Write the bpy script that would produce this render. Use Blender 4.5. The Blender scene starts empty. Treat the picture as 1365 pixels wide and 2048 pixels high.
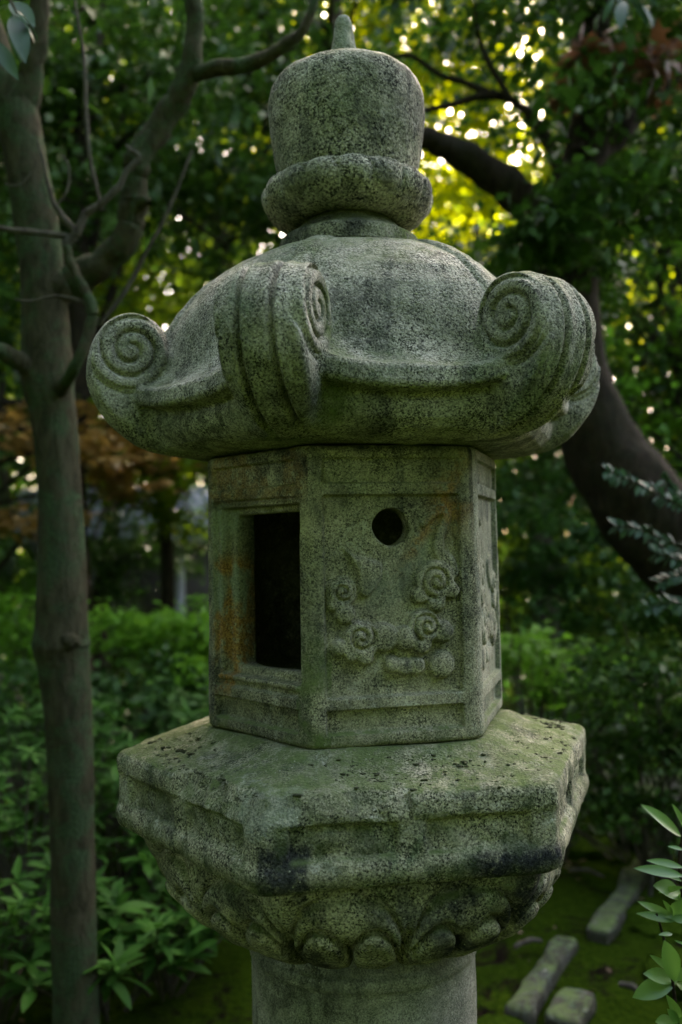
import bpy, math, random
import numpy as np
import openvdb as vdb
from mathutils import Vector, Matrix, Quaternion

random.seed(7)
rng = np.random.default_rng(7)
scene = bpy.context.scene
col = scene.collection
rad = math.radians

# ----------------------------------------------------------------------------
# camera, sky, sun, exposure
# ----------------------------------------------------------------------------
CAM_POS = Vector((-0.0315, -1.777, 1.600))
PITCH, ROLL = 0.0347, 0.0182
cam_d = bpy.data.cameras.new('camera')
cam_d.sensor_fit = 'VERTICAL'
cam_d.sensor_height = 36.0
cam_d.lens = 1802.5 / 2048 * 36.0
cam_d.clip_start = 0.05
cam_d.clip_end = 2000
cam_d.dof.use_dof = True
cam_d.dof.focus_distance = 1.47
cam_d.dof.aperture_fstop = 2.2
cam_d.dof.aperture_blades = 9
cam = bpy.data.objects.new('camera', cam_d)
col.objects.link(cam)
_F = Vector((0, math.cos(PITCH), math.sin(PITCH)))
_U = Vector((0, -math.sin(PITCH), math.cos(PITCH)))
_R = Vector((1, 0, 0))
_Rv = math.cos(ROLL) * _R - math.sin(ROLL) * _U
_Up = math.sin(ROLL) * _R + math.cos(ROLL) * _U
_M = Matrix((_Rv, _Up, -_F)).transposed().to_4x4()
_M.translation = CAM_POS
cam.matrix_world = _M
scene.camera = cam

SUN_EL, SUN_AZ = rad(40), rad(14)       # the sun stands behind the grove, a little to the right
world = bpy.data.worlds.new('World')
scene.world = world
world.use_nodes = True
wn = world.node_tree.nodes
sky = wn.new('ShaderNodeTexSky')
sky.sky_type = 'NISHITA'
sky.sun_disc = False
sky.sun_elevation = SUN_EL
sky.sun_rotation = SUN_AZ
sky.air_density = 1.0
sky.dust_density = 4.0
sky.ozone_density = 1.0
bg = wn['Background']
world.node_tree.links.new(sky.outputs[0], bg.inputs[0])
bg.inputs[1].default_value = 0.10

sun_d = bpy.data.lights.new('sun', 'SUN')
sun_d.energy = 4.5
sun_d.angle = rad(0.5)
sun_d.color = (1.0, 0.93, 0.80)
sun = bpy.data.objects.new('sun', sun_d)
col.objects.link(sun)
_sd = Vector((math.sin(SUN_AZ) * math.cos(SUN_EL), math.cos(SUN_AZ) * math.cos(SUN_EL), math.sin(SUN_EL)))
sun.rotation_euler = _sd.to_track_quat('Z', 'Y').to_euler()
sun.location = (0, 0, 30)

vs = scene.view_settings
vs.view_transform = 'Standard'
vs.look = 'None'
vs.gamma = 1.0
vs.use_curve_mapping = False
vs.exposure = 4.2
try:
    vs.use_white_balance = True
    vs.white_balance_temperature = 7700
    vs.white_balance_tint = 13
except Exception:
    pass
scene.cycles.use_denoising = True
scene.cycles.max_bounces = 8
scene.cycles.sample_clamp_indirect = 4.0

# ----------------------------------------------------------------------------
# helpers: tags, meshes
# ----------------------------------------------------------------------------
def tag(o, label=None, cat=None, group=None, kind=None):
    if label: o['label'] = label
    if cat: o['category'] = cat
    if group: o['group'] = group
    if kind: o['kind'] = kind
    return o

def empty(name, loc=(0, 0, 0), label=None, cat=None, group=None):
    o = bpy.data.objects.new(name, None)
    o.empty_display_size = 0.1
    col.objects.link(o)
    o.location = loc
    return tag(o, label, cat, group)

def link(name, me, parent=None, mat=None, world=True):
    o = bpy.data.objects.new(name, me)
    col.objects.link(o)
    if mat and not me.materials:
        me.materials.append(mat)
    if parent:
        o.parent = parent
        if world:                          # vertices are given in world space
            o.matrix_parent_inverse = Matrix.Translation(-root_loc(parent))
    return o

def root_loc(o):
    v = Vector((0, 0, 0))
    while o:
        v += o.location
        if o.parent:
            v += o.matrix_parent_inverse.translation
        o = o.parent
    return v

def np_mesh(name, V, F, smooth=True, mat=None):
    V = np.ascontiguousarray(V, np.float32)
    F = np.ascontiguousarray(F, np.int32)
    me = bpy.data.meshes.new(name)
    n, k = F.shape
    me.vertices.add(len(V))
    me.vertices.foreach_set('co', V.ravel())
    me.loops.add(n * k)
    me.loops.foreach_set('vertex_index', F.ravel())
    me.polygons.add(n)
    me.polygons.foreach_set('loop_start', np.arange(0, n * k, k, dtype=np.int32))
    me.update(calc_edges=True)
    if smooth:
        me.shade_smooth()
    if mat:
        me.materials.append(mat)
    return me

# value noise on a periodic random lattice
_LAT = np.random.default_rng(3).random((64, 64, 64)).astype(np.float32)
def vnoise(P, scale, off=0.0):
    q = P.astype(np.float32) * scale + (off * 7.31 + 100.0)
    i = np.floor(q).astype(np.int32)
    f = q - i
    f = f * f * (3 - 2 * f)
    i0 = i & 63; i1 = (i + 1) & 63
    x0, y0, z0 = i0.T; x1, y1, z1 = i1.T
    fx, fy, fz = f.T
    c00 = _LAT[x0, y0, z0] * (1 - fx) + _LAT[x1, y0, z0] * fx
    c10 = _LAT[x0, y1, z0] * (1 - fx) + _LAT[x1, y1, z0] * fx
    c01 = _LAT[x0, y0, z1] * (1 - fx) + _LAT[x1, y0, z1] * fx
    c11 = _LAT[x0, y1, z1] * (1 - fx) + _LAT[x1, y1, z1] * fx
    c0 = c00 * (1 - fy) + c10 * fy
    c1 = c01 * (1 - fy) + c11 * fy
    return (c0 * (1 - fz) + c1 * fz) * 2 - 1
def fbm(P, scale, octv=3, off=0.0):
    s = 0; a = 1.0; t = 0
    for k in range(octv):
        s = s + a * vnoise(P, scale * 2 ** k, off + k * 1.7); t += a; a *= 0.5
    return s / t
def sstep(a, b, x):
    t = np.clip((x - a) / (b - a), 0, 1)
    return t * t * (3 - 2 * t)
def smin(a, b, k):
    h = np.clip(0.5 + 0.5 * (b - a) / k, 0, 1)
    return b * (1 - h) + a * h - k * h * (1 - h)
def smax(a, b, k):
    return -smin(-a, -b, k)
def catmull(pts, n=8, closed=False):
    P = np.array(pts, float)
    m = len(P); out = []
    segs = m if closed else m - 1
    for i in range(segs):
        if closed:
            p0, p1, p2, p3 = P[(i - 1) % m], P[i], P[(i + 1) % m], P[(i + 2) % m]
        else:
            p0, p1, p2, p3 = P[max(i - 1, 0)], P[i], P[i + 1], P[min(i + 2, m - 1)]
        for t in np.linspace(0, 1, n, endpoint=False):
            out.append(0.5 * (2 * p1 + (p2 - p0) * t + (2 * p0 - 5 * p1 + 4 * p2 - p3) * t * t + (3 * p1 - p0 - 3 * p2 + p3) * t ** 3))
    if not closed:
        out.append(P[-1])
    return np.array(out)

class Prof:
    """signed distance to a closed 2-D outline, tabulated on a 1.5 mm grid"""
    def __init__(s, pts, lo, hi, h=0.0015):
        pts = np.array(pts, float)
        s.lo = np.array(lo); s.h = h
        nx = int((hi[0] - lo[0]) / h) + 2; ny = int((hi[1] - lo[1]) / h) + 2
        X, Y = np.meshgrid(lo[0] + h * np.arange(nx), lo[1] + h * np.arange(ny), indexing='ij')
        d = np.full(X.shape, 1e9); ins = np.zeros(X.shape, bool)
        for a, b in zip(pts, np.roll(pts, -1, 0)):
            e = b - a
            wx, wy = X - a[0], Y - a[1]
            t = np.clip((wx * e[0] + wy * e[1]) / max(e @ e, 1e-12), 0, 1)
            d = np.minimum(d, (wx - e[0] * t) ** 2 + (wy - e[1] * t) ** 2)
            if abs(e[1]) > 1e-12:
                c = ((a[1] > Y) != (b[1] > Y)) & (X < e[0] * (Y - a[1]) / e[1] + a[0])
                ins ^= c
        s.g = (np.sqrt(d) * np.where(ins, -1, 1)).astype(np.float32)
    def __call__(s, x, y):
        fx = np.clip((x - s.lo[0]) / s.h, 0, s.g.shape[0] - 1.001)
        fy = np.clip((y - s.lo[1]) / s.h, 0, s.g.shape[1] - 1.001)
        i = fx.astype(np.int32); j = fy.astype(np.int32)
        u = fx - i; v = fy - j
        g = s.g
        return (g[i, j] * (1 - u) + g[i + 1, j] * u) * (1 - v) + (g[i, j + 1] * (1 - u) + g[i + 1, j + 1] * u) * v

def sdf_mesh(f, lo, hi, h, B=8):
    lo = np.array(lo, float); hi = np.array(hi, float)
    nb = np.ceil((hi - lo) / (h * B)).astype(int)
    n = nb * B
    A = np.ones(n, np.float32)
    bi = np.stack(np.meshgrid(*[np.arange(k) for k in nb], indexing='ij'), -1).reshape(-1, 3)
    cen = lo + (bi * B + (B - 1) / 2) * h
    dc = f(cen)
    A4 = A.reshape(nb[0], B, nb[1], B, nb[2], B)
    sg = np.where(dc < 0, -1.0, 1.0).reshape(nb)
    A4 *= sg[:, None, :, None, :, None]
    near = np.abs(dc) < h * B * 1.35
    bi = bi[near]
    loc = np.stack(np.meshgrid(*[np.arange(B)] * 3, indexing='ij'), -1).reshape(-1, 3)
    for s in range(0, len(bi), 1500):
        b = bi[s:s + 1500]
        idx = (b[:, None, :] * B + loc[None]).reshape(-1, 3)
        d = f(lo + idx * h)
        A[idx[:, 0], idx[:, 1], idx[:, 2]] = np.clip(d, -1, 1)
    g = vdb.FloatGrid(1.0)
    g.copyFromArray(A)
    V, Q = g.convertToQuads(0.0)
    V = V * h + lo
    a, b, c, d = (V[Q[:, k]] for k in range(4))
    N = np.cross(c - a, d - b)
    vol = np.einsum('ij,ij->i', (a + b + c + d) / 4, N).sum()
    if vol < 0:
        Q = Q[:, ::-1]; N = -N
    VN = np.zeros_like(V)
    for k in range(4):
        np.add.at(VN, Q[:, k], N)
    VN /= np.linalg.norm(VN, axis=1, keepdims=True) + 1e-12
    return V, Q.astype(np.int32), VN

def split_mesh(V, Q, VN, labels, masks, mat):
    """one mesh per label, keeping the normals of the undivided surface"""
    out = {}
    for l in np.unique(labels):
        q = Q[labels == l]
        used, inv = np.unique(q, return_inverse=True)
        me = np_mesh('stone', V[used], inv.reshape(q.shape), True, mat)
        a = me.attributes.new('custom_normal', 'FLOAT_VECTOR', 'POINT')
        a.data.foreach_set('vector', np.ascontiguousarray(VN[used], np.float32).ravel())
        set_mask(me, masks[used])
        out[int(l)] = me
    return out

def set_mask(me, m):
    a = me.attributes.new('wear', 'FLOAT_COLOR', 'POINT')  # marks of wear, plus some painted light and shade
    a.data.foreach_set('color', np.ascontiguousarray(np.clip(m, 0, 1), np.float32).ravel())

# ----------------------------------------------------------------------------
# materials
# ----------------------------------------------------------------------------
class NT:
    def __init__(s, name):
        s.m = bpy.data.materials.new(name)
        s.m.use_nodes = True
        s.t = s.m.node_tree
        s.p = s.t.nodes['Principled BSDF']
        s.out = s.t.nodes['Material Output']
    def n(s, typ, **kw):
        x = s.t.nodes.new(typ)
        for k, v in kw.items():
            setattr(x, k, v)
        return x
    def l(s, a, b):
        s.t.links.new(a, b)
    def val(s, sock, v):
        if hasattr(v, 'is_output') or isinstance(v, bpy.types.NodeSocket):
            s.l(v, sock)
        else:
            sock.default_value = v
    def noise(s, vec, scale, detail=3, rough=0.6, dist=0.0):
        x = s.n('ShaderNodeTexNoise')
        x.inputs['Scale'].default_value = scale
        x.inputs['Detail'].default_value = detail
        x.inputs['Roughness'].default_value = rough
        x.inputs['Distortion'].default_value = dist
        s.l(vec, x.inputs['Vector'])
        return x.outputs['Fac']
    def voro(s, vec, scale, out='Distance', feature='F1'):
        x = s.n('ShaderNodeTexVoronoi', feature=feature)
        x.inputs['Scale'].default_value = scale
        s.l(vec, x.inputs['Vector'])
        return x.outputs[out]
    def rng(s, v, a, b, c=0.0, d=1.0, smooth=False):
        x = s.n('ShaderNodeMapRange')
        if smooth: x.interpolation_type = 'SMOOTHSTEP'
        s.val(x.inputs[0], v)
        for i, k in enumerate((a, b, c, d)):
            x.inputs[i + 1].default_value = k
        return x.outputs[0]
    def math(s, op, a, b=0.0, clamp=False):
        x = s.n('ShaderNodeMath', operation=op)
        x.use_clamp = clamp
        s.val(x.inputs[0], a); s.val(x.inputs[1], b)
        return x.outputs[0]
    def mix(s, f, a, b, mode='MIX'):
        x = s.n('ShaderNodeMix', data_type='RGBA', blend_type=mode)
        s.val(x.inputs[0], f)
        for sk, v in ((x.inputs[6], a), (x.inputs[7], b)):
            if isinstance(v, tuple): sk.default_value = (*v, 1)
            else: s.l(v, sk)
        return x.outputs[2]
    def bump(s, h, strength, dist, prev=None):
        x = s.n('ShaderNodeBump')
        x.inputs['Strength'].default_value = strength
        x.inputs['Distance'].default_value = dist
        s.l(h, x.inputs['Height'])
        if prev is not None: s.l(prev, x.inputs['Normal'])
        return x.outputs[0]

def stone_material(name, light=(0.49, 0.48, 0.415), dark=(0.036, 0.039, 0.034), moss=1.0, grain=1.0, fine=1.0):
    k = NT(name)
    P = k.n('ShaderNodeNewGeometry').outputs['Position']
    nz = k.n('ShaderNodeSeparateXYZ')
    k.l(k.n('ShaderNodeNewGeometry').outputs['Normal'], nz.inputs[0])
    up = nz.outputs[2]
    att = k.n('ShaderNodeAttribute'); att.attribute_name = 'wear'
    sep = k.n('ShaderNodeSeparateColor'); k.l(att.outputs['Color'], sep.inputs[0])
    rust, stain_shade, mo = sep.outputs[0], sep.outputs[1], sep.outputs[2]
    pale = att.outputs['Alpha']
    # crystals
    g1 = k.noise(P, 240 * fine, 3, 0.78)
    g2 = k.voro(P, 420 * fine, 'Color')
    g2s = k.n('ShaderNodeSeparateColor'); k.l(g2, g2s.inputs[0])
    speck = k.math('ADD', k.math('MULTIPLY', g1, 0.75), k.math('MULTIPLY', g2s.outputs[0], 0.25))
    big = k.noise(P, 5.5, 4, 0.65, 0.4)
    mid = k.noise(P, 26, 4, 0.7)
    lo = k.rng(mid, 0.3, 0.7, -0.08, 0.08)
    worn = k.rng(k.noise(P, 8, 4, 0.7, 0.7), 0.36, 0.64, 0.6, 1.3, True)
    speck = k.math('ADD', k.math('MULTIPLY', k.math('SUBTRACT', speck, 0.5), worn), 0.5)
    sp = k.rng(k.math('ADD', speck, lo), 0.34, 0.66, 0.0, 1.0)
    base = k.mix(sp, dark, light)
    # broad weathering: olive algae film and grey
    tone = k.mix(k.rng(big, 0.35, 0.65), (0.50, 0.53, 0.44), (1.12, 1.08, 1.02))
    base = k.mix(1.0, base, tone, 'MULTIPLY')
    algae = k.rng(k.noise(P, 9, 5, 0.7, 0.6), 0.52, 0.68, 0.0, 0.42 * moss, True)
    gr = k.mix(sp, (0.020, 0.040, 0.022), (0.10, 0.165, 0.085))
    base = k.mix(algae, base, gr)
    # dark runs and blotches where water has stood
    runs = k.n('ShaderNodeMapping'); runs.inputs['Scale'].default_value = (1, 1, .4)
    k.l(P, runs.inputs['Vector'])
    dk = k.rng(k.noise(runs.outputs[0], 11, 5, 0.72, 0.8), 0.52, 0.64, 0.0, 0.72, True)
    base = k.mix(dk, base, k.mix(sp, (0.016, 0.018, 0.016), (0.105, 0.11, 0.09)))
    # grey-white lichen
    wl = k.math('MULTIPLY', k.rng(k.noise(P, 17, 5, 0.75, 0.5), 0.55, 0.66, 0.0, 0.6, True), k.rng(g1, 0.4, 0.55))
    base = k.mix(wl, base, (0.40, 0.40, 0.33))
    # pale crust, and the light painted on the right firebox face
    pc = k.mix(k.rng(g1, 0.4, 0.65), (0.14, 0.165, 0.125), (0.27, 0.295, 0.23))
    base = k.mix(k.math('MULTIPLY', pale, k.rng(mid, 0.3, 0.5)), base, pc)
    # rust-coloured lichen
    ru = k.mix(k.rng(g1, 0.38, 0.62), (0.085, 0.045, 0.016), (0.36, 0.20, 0.075))
    base = k.mix(k.math('MULTIPLY', rust, k.rng(k.noise(P, 55, 4, 0.7), 0.36, 0.5)), base, ru)
    # black crust, and shade painted in the hollow and on the pillar top
    base = k.mix(k.math('MULTIPLY', stain_shade, k.rng(k.noise(P, 60, 4, 0.8), 0.22, 0.5)), base, k.mix(sp, (0.006, 0.007, 0.008), (0.035, 0.038, 0.04)))
    # moss on ledges
    upm = k.rng(up, 0.35, 0.9)
    mm = k.math('MULTIPLY', upm, k.rng(k.noise(P, 14, 5, 0.75), 0.40, 0.62))
    mm = k.math('MULTIPLY', mm, 0.75 * moss)
    mm = k.math('MAXIMUM', mm, k.math('MULTIPLY', mo, k.rng(k.noise(P, 30, 4, 0.8), 0.30, 0.55)))
    mc = k.mix(k.noise(P, 120, 3, 0.7), (0.025, 0.045, 0.012), (0.13, 0.175, 0.06))
    base = k.mix(k.math('MINIMUM', mm, 0.92), base, mc)
    # tiny pale lichen dots
    dv = k.voro(P, 70)
    dots = k.math('MULTIPLY', k.math('LESS_THAN', dv, 0.10), k.math('GREATER_THAN', k.noise(P, 20, 2), 0.52))
    base = k.mix(k.math('MULTIPLY', dots, 0.6), base, (0.36, 0.37, 0.28))
    k.l(base, k.p.inputs['Base Color'])
    k.p.inputs['Roughness'].default_value = 0.95
    k.p.inputs['Specular IOR Level'].default_value = 0.08
    pit = k.voro(P, 210)
    h = k.math('MULTIPLY', k.math('ADD', k.math('MULTIPLY', g1, 1.0), k.math('MULTIPLY', pit, 0.5)), k.rng(worn, .35, 1.25, .6, 1.1))
    b1 = k.bump(mid, 0.22, 0.006)
    b2 = k.bump(h, 0.9 * grain, 0.0035, b1)
    k.l(b2, k.p.inputs['Normal'])
    return k.m

M_STONE = stone_material('weathered_granite')
M_COARSE = stone_material('coarse_granite', light=(0.48, 0.47, 0.385), dark=(0.026, 0.029, 0.024), moss=.7, grain=1.25, fine=.72)
M_STONE_DARK = stone_material('weathered_granite_platform', light=(0.45, 0.435, 0.325), dark=(0.020, 0.024, 0.018), moss=1.35, grain=0.95, fine=.95)
M_PILLAR = stone_material('pillar_granite', light=(0.36, 0.36, 0.33), dark=(0.11, 0.115, 0.105), moss=0.35, grain=0.5, fine=1.2)
M_BOX = stone_material('firebox_granite', light=(0.45, 0.42, 0.325), dark=(0.058, 0.058, 0.047), moss=0.55, grain=0.5, fine=1.15)

def leaf_material(name, c1, c2, trans=0.3, rough=0.42, tcol=None, spec=0.5, objrand=False):
    k = NT(name)
    if objrand:
        r = k.n('ShaderNodeObjectInfo').outputs['Random']
    else:
        r = k.n('ShaderNodeNewGeometry').outputs['Random Per Island']
    P = k.n('ShaderNodeNewGeometry').outputs['Position']
    r2 = k.math('ADD', k.math('MULTIPLY', r, 0.7), k.math('MULTIPLY', k.noise(P, 2.2, 2), 0.45), True)
    c = k.mix(r2, c1, c2)
    k.l(c, k.p.inputs['Base Color'])
    k.p.inputs['Roughness'].default_value = rough
    k.p.inputs['Specular IOR Level'].default_value = spec
    tr = k.n('ShaderNodeBsdfTranslucent')
    tc = k.mix(r2, tuple(1.5 * v for v in (tcol or c1)), tuple(1.6 * v for v in (tcol or c2)))
    k.l(tc, tr.inputs['Color'])
    mx = k.n('ShaderNodeMixShader')
    mx.inputs[0].default_value = trans
    k.l(k.p.outputs[0], mx.inputs[1]); k.l(tr.outputs[0], mx.inputs[2])
    k.l(mx.outputs[0], k.out.inputs[0])
    return k.m

L_SHRUB = leaf_material('shrub_leaf', (0.010, 0.046, 0.007), (0.040, 0.120, 0.015), 0.28, 0.55, spec=.10, objrand=True)
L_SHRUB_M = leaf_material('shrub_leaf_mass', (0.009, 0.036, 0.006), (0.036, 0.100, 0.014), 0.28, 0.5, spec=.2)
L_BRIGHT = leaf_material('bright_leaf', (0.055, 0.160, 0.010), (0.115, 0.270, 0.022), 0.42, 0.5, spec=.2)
L_DARK = leaf_material('evergreen_leaf', (0.009, 0.034, 0.004), (0.036, 0.088, 0.010), 0.26, 0.48, spec=0.15)
L_DARK_O = leaf_material('evergreen_leaf_single', (0.012, 0.042, 0.018), (0.030, 0.075, 0.032), 0.16, 0.45, spec=0.22, objrand=True)
L_YELLOW = leaf_material('maple_leaf_yellow', (0.15, 0.20, 0.004), (0.30, 0.31, 0.008), 0.6, 0.5, spec=.15)
L_GREENLIT = leaf_material('maple_leaf_green', (0.045, 0.115, 0.005), (0.160, 0.210, 0.009), 0.5, 0.5, spec=.15)
L_ORANGE = leaf_material('maple_leaf_orange', (0.16, 0.095, 0.020), (0.32, 0.17, 0.035), 0.35, 0.5)
L_RUST = leaf_material('russet_leaf', (0.07, 0.028, 0.012), (0.18, 0.07, 0.03), 0.3, 0.5)

def bark_material(name, c1, c2, lichen=(0.07, 0.10, 0.06), amount=0.5):
    k = NT(name)
    P = k.n('ShaderNodeNewGeometry').outputs['Position']
    mp = k.n('ShaderNodeMapping'); mp.inputs['Scale'].default_value = (1, 1, 0.35)
    k.l(P, mp.inputs['Vector'])
    a = k.noise(mp.outputs[0], 30, 5, 0.7, 0.5)
    b = k.noise(P, 7, 4, 0.7, 0.8)
    f = k.noise(P, 140, 3, 0.7)
    c = k.mix(k.rng(a, 0.35, 0.65), c1, c2)
    c = k.mix(k.math('MULTIPLY', k.rng(b, 0.46, 0.60), amount), c, k.mix(k.rng(f, 0.4, 0.6), tuple(0.5 * v for v in lichen), lichen))
    k.l(c, k.p.inputs['Base Color'])
    k.p.inputs['Roughness'].default_value = 0.95
    k.p.inputs['Specular IOR Level'].default_value = 0.08
    h = k.math('ADD', a, k.math('MULTIPLY', f, 0.35))
    k.l(k.bump(h, 1.0, 0.018), k.p.inputs['Normal'])
    return k.m
B_LEFT = bark_material('smooth_bark', (0.022, 0.021, 0.011), (0.060, 0.056, 0.032), (0.045, 0.080, 0.036), 0.85)
B_DARK = bark_material('dark_bark', (0.012, 0.009, 0.006), (0.038, 0.028, 0.018), (0.025, 0.032, 0.016), 0.35)
B_TWIG = bark_material('grey_twig_bark', (0.035, 0.03, 0.022), (0.10, 0.09, 0.07), (0.06, 0.07, 0.05), 0.4)

def ground_material():
    k = NT('mossy_ground')
    P = k.n('ShaderNodeNewGeometry').outputs['Position']
    a = k.noise(P, 3.4, 6, 0.75, 0.6)
    b = k.noise(P, 40, 5, 0.8)
    m = k.mix(k.rng(b, 0.3, 0.7), (0.008, 0.020, 0.002), (0.036, 0.064, 0.006))
    d = k.mix(k.rng(b, 0.35, 0.65), (0.004, 0.003, 0.002), (0.018, 0.014, 0.009))
    c = k.mix(k.rng(a, 0.38, 0.50, smooth=True), d, m)
    k.l(c, k.p.inputs['Base Color'])
    k.p.inputs['Roughness'].default_value = 1.0
    k.p.inputs['Specular IOR Level'].default_value = 0.0
    k.l(k.bump(b, 0.9, 0.04), k.p.inputs['Normal'])
    return k.m

def plain_material(name, c1, c2, scale=30, rough=0.8):
    k = NT(name)
    P = k.n('ShaderNodeNewGeometry').outputs['Position']
    a = k.noise(P, scale, 5, 0.7)
    k.l(k.mix(k.rng(a, 0.3, 0.7), c1, c2), k.p.inputs['Base Color'])
    k.p.inputs['Roughness'].default_value = rough
    k.l(k.bump(a, 0.4, 0.01), k.p.inputs['Normal'])
    return k.m

# ----------------------------------------------------------------------------
# ground
# ----------------------------------------------------------------------------
def grid_ground():
    xs = np.concatenate([np.linspace(-600, -14, 14), np.linspace(-12, 12, 150), np.linspace(14, 600, 14)])
    ys = np.concatenate([np.linspace(-600, -6, 12), np.linspace(-5, 20, 150), np.linspace(23, 900, 14)])
    X, Y = np.meshgrid(xs, ys, indexing='ij')
    P = np.stack([X.ravel(), Y.ravel(), np.zeros(X.size)], 1)
    near = np.exp(-(P[:, 0] ** 2 + (P[:, 1] - 3) ** 2) / 150)
    P[:, 2] = (fbm(P, 0.9, 4) * 0.07 + fbm(P, 4.5, 3, 8) * .03 - 0.02) * near
    P[:, 2] *= sstep(0.2, 0.9, np.hypot(P[:, 0], P[:, 1]))
    nx, ny = len(xs), len(ys)
    i = np.arange(nx * ny).reshape(nx, ny)
    F = np.stack([i[:-1, :-1], i[1:, :-1], i[1:, 1:], i[:-1, 1:]], -1).reshape(-1, 4)
    return np_mesh('ground', P, F, True, ground_material())
ground = link('ground', grid_ground())
tag(ground, kind='structure')

# ----------------------------------------------------------------------------
# stone lantern
# ----------------------------------------------------------------------------
lantern = empty('stone_lantern', (0, 0, 0), 'old mossy hexagonal stone garden lantern with curled roof corners and onion jewel on top', 'stone lantern')

def polar(P, phi):
    az = np.arctan2(P[:, 0], -P[:, 1]) + phi
    r = np.hypot(P[:, 0], P[:, 1])
    k = np.round(az / rad(60))
    a = az - k * rad(60)
    u = r * np.cos(a); t = r * np.sin(a)
    j = np.floor(az / rad(60))
    b = az - (j + 0.5) * rad(60)
    return az, r, k.astype(int) % 6, u, t, j.astype(int) % 6, r * np.cos(b), r * np.sin(b)
C30, S30 = math.cos(rad(30)), math.sin(rad(30))

# --- roof -------------------------------------------------------------------
ROOF_Z, ROOF_PHI = 1.769, rad(17.5)
_rp = [(0, .392), (.10, .390), (.140, .388), (.19, .374), (.232, .353), (.262, .330), (.290, .298), (.312, .262), (.328, .222), (.338, .185), (.348, .153), (.360, .130), (.376, .116),
       (.390, .109), (.399, .107), (.402, .100), (.402, .079), (.398, .072), (.372, .069), (.365, .062), (.371, .052), (.370, .042), (.364, .030), (.348, .015), (.322, .005), (.300, .002), (.290, .0005), (.278, 0), (.20, 0), (.0, 0)]
ROOF_PROF = Prof(_rp, (-.05, -.12), (.65, .55))
_sp = catmull([(.20, .004), (.30, .002), (.36, .006), (.41, .016), (.448, .040), (.482, .075), (.504, .118), (.512, .164), (.500, .210), (.474, .246), (.434, .262), (.396, .254), (.368, .226), (.352, .185), (.325, .150), (.27, .13), (.20, .11)], 6, True)
SCROLL_PROF = Prof(_sp, (.05, -.12), (.66, .42))
HW = 0.068
def roof_parts(P):
    z = P[:, 2] - ROOF_Z
    az, r, k, u, t, j, af, s = polar(P, ROOF_PHI)
    at = np.abs(t)
    n1 = vnoise(P, 9, 1); n2 = vnoise(P, 28, 2)
    w = sstep(.10, .30, z)
    a = af * (1 - w) + (r * 0.94) * w * 0.7 + af * w * 0.3
    half = 0.235
    e = np.clip(np.abs(s) / half, 0, 1.0)
    lift = .060 * e ** 3 * sstep(.28, .375, a) * sstep(.0, .07, z)
    d = ROOF_PROF(a, z - lift)
    # flat rib over every hip with two incised lines
    rib = sstep(.020, .014, at) * sstep(.12, .2, z) * .004 + np.exp(-((at - .019) / .004) ** 2) * sstep(.12, .2, z) * -.0035
    d = d - rib
    # scroll
    sc = np.array([1.0, 1.0, .985, 1.01, 1.0, 1.0])[k]
    uu = .3 + (u - .3) / sc
    d2 = SCROLL_PROF(uu, z)
    rho = np.hypot(uu - .430, z - .187)
    th = np.arctan2(z - .187, uu - .430)
    hw = HW + .006 * sstep(.083, .070, rho) - .020 * sstep(.09, .0, z)
    # bands along the curl
    edge = np.exp(-((at - .027) / .0044) ** 2) * .019 - .0045 * np.cos(np.clip((at - .027) / .030, -1, 1) * math.pi) - .003 * np.cos(np.clip(t / .027, -1, 1) * math.pi)
    d2 = d2 + edge * sstep(.24, .33, u)
    q1 = d2 + .012; q2 = at - hw + .012
    ds = np.minimum(np.maximum(q1, q2), 0) + np.hypot(np.maximum(q1, 0), np.maximum(q2, 0)) - .012
    # spiral on both cheeks
    pitch = .0255
    g = np.mod(rho - (.066 - pitch * np.where(t < 0, th, math.pi - th) / (2 * math.pi)) + pitch / 2, pitch) - pitch / 2
    spiral = np.exp(-(g / .0034) ** 2) * sstep(.076, .070, rho) * sstep(.006, .012, rho) * .0105
    spiral = spiral + np.exp(-((rho - .078) / .004) ** 2) * .006
    ds = ds + spiral * sstep(hw - .02, hw - .008, at)
    return z, k, u, t, at, d, ds, n1, n2
def roof_sdf(P):
    z, k, u, t, at, d, ds, n1, n2 = roof_parts(P)
    o = smin(d, ds, .010)
    # broken corner at the back right scroll
    c = hip_point(1, .478, .0, ROOF_PHI, ROOF_Z + .055)
    tv = np.array([math.cos(rad(60) - ROOF_PHI), math.sin(rad(60) - ROOF_PHI), 0])
    q = P - (np.array(c) + tv * .052)
    chip = -(np.sqrt((q ** 2).sum(1)) - .030 - .008 * n2)
    o = smax(o, chip, .004)
    # flat underside with a shadow joint over the firebox
    o = np.maximum(o, (ROOF_Z + .0) - P[:, 2])
    return o + n1 * .0030 + n2 * .0016
def hip_point(k, R, t, phi, z):
    a = rad(60) * k - phi
    return (R * math.sin(a) + t * math.cos(a), -R * math.cos(a) + t * math.sin(a), z)

def face_centres(V, Q):
    return (V[Q[:, 0]] + V[Q[:, 1]] + V[Q[:, 2]] + V[Q[:, 3]]) / 4

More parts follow.
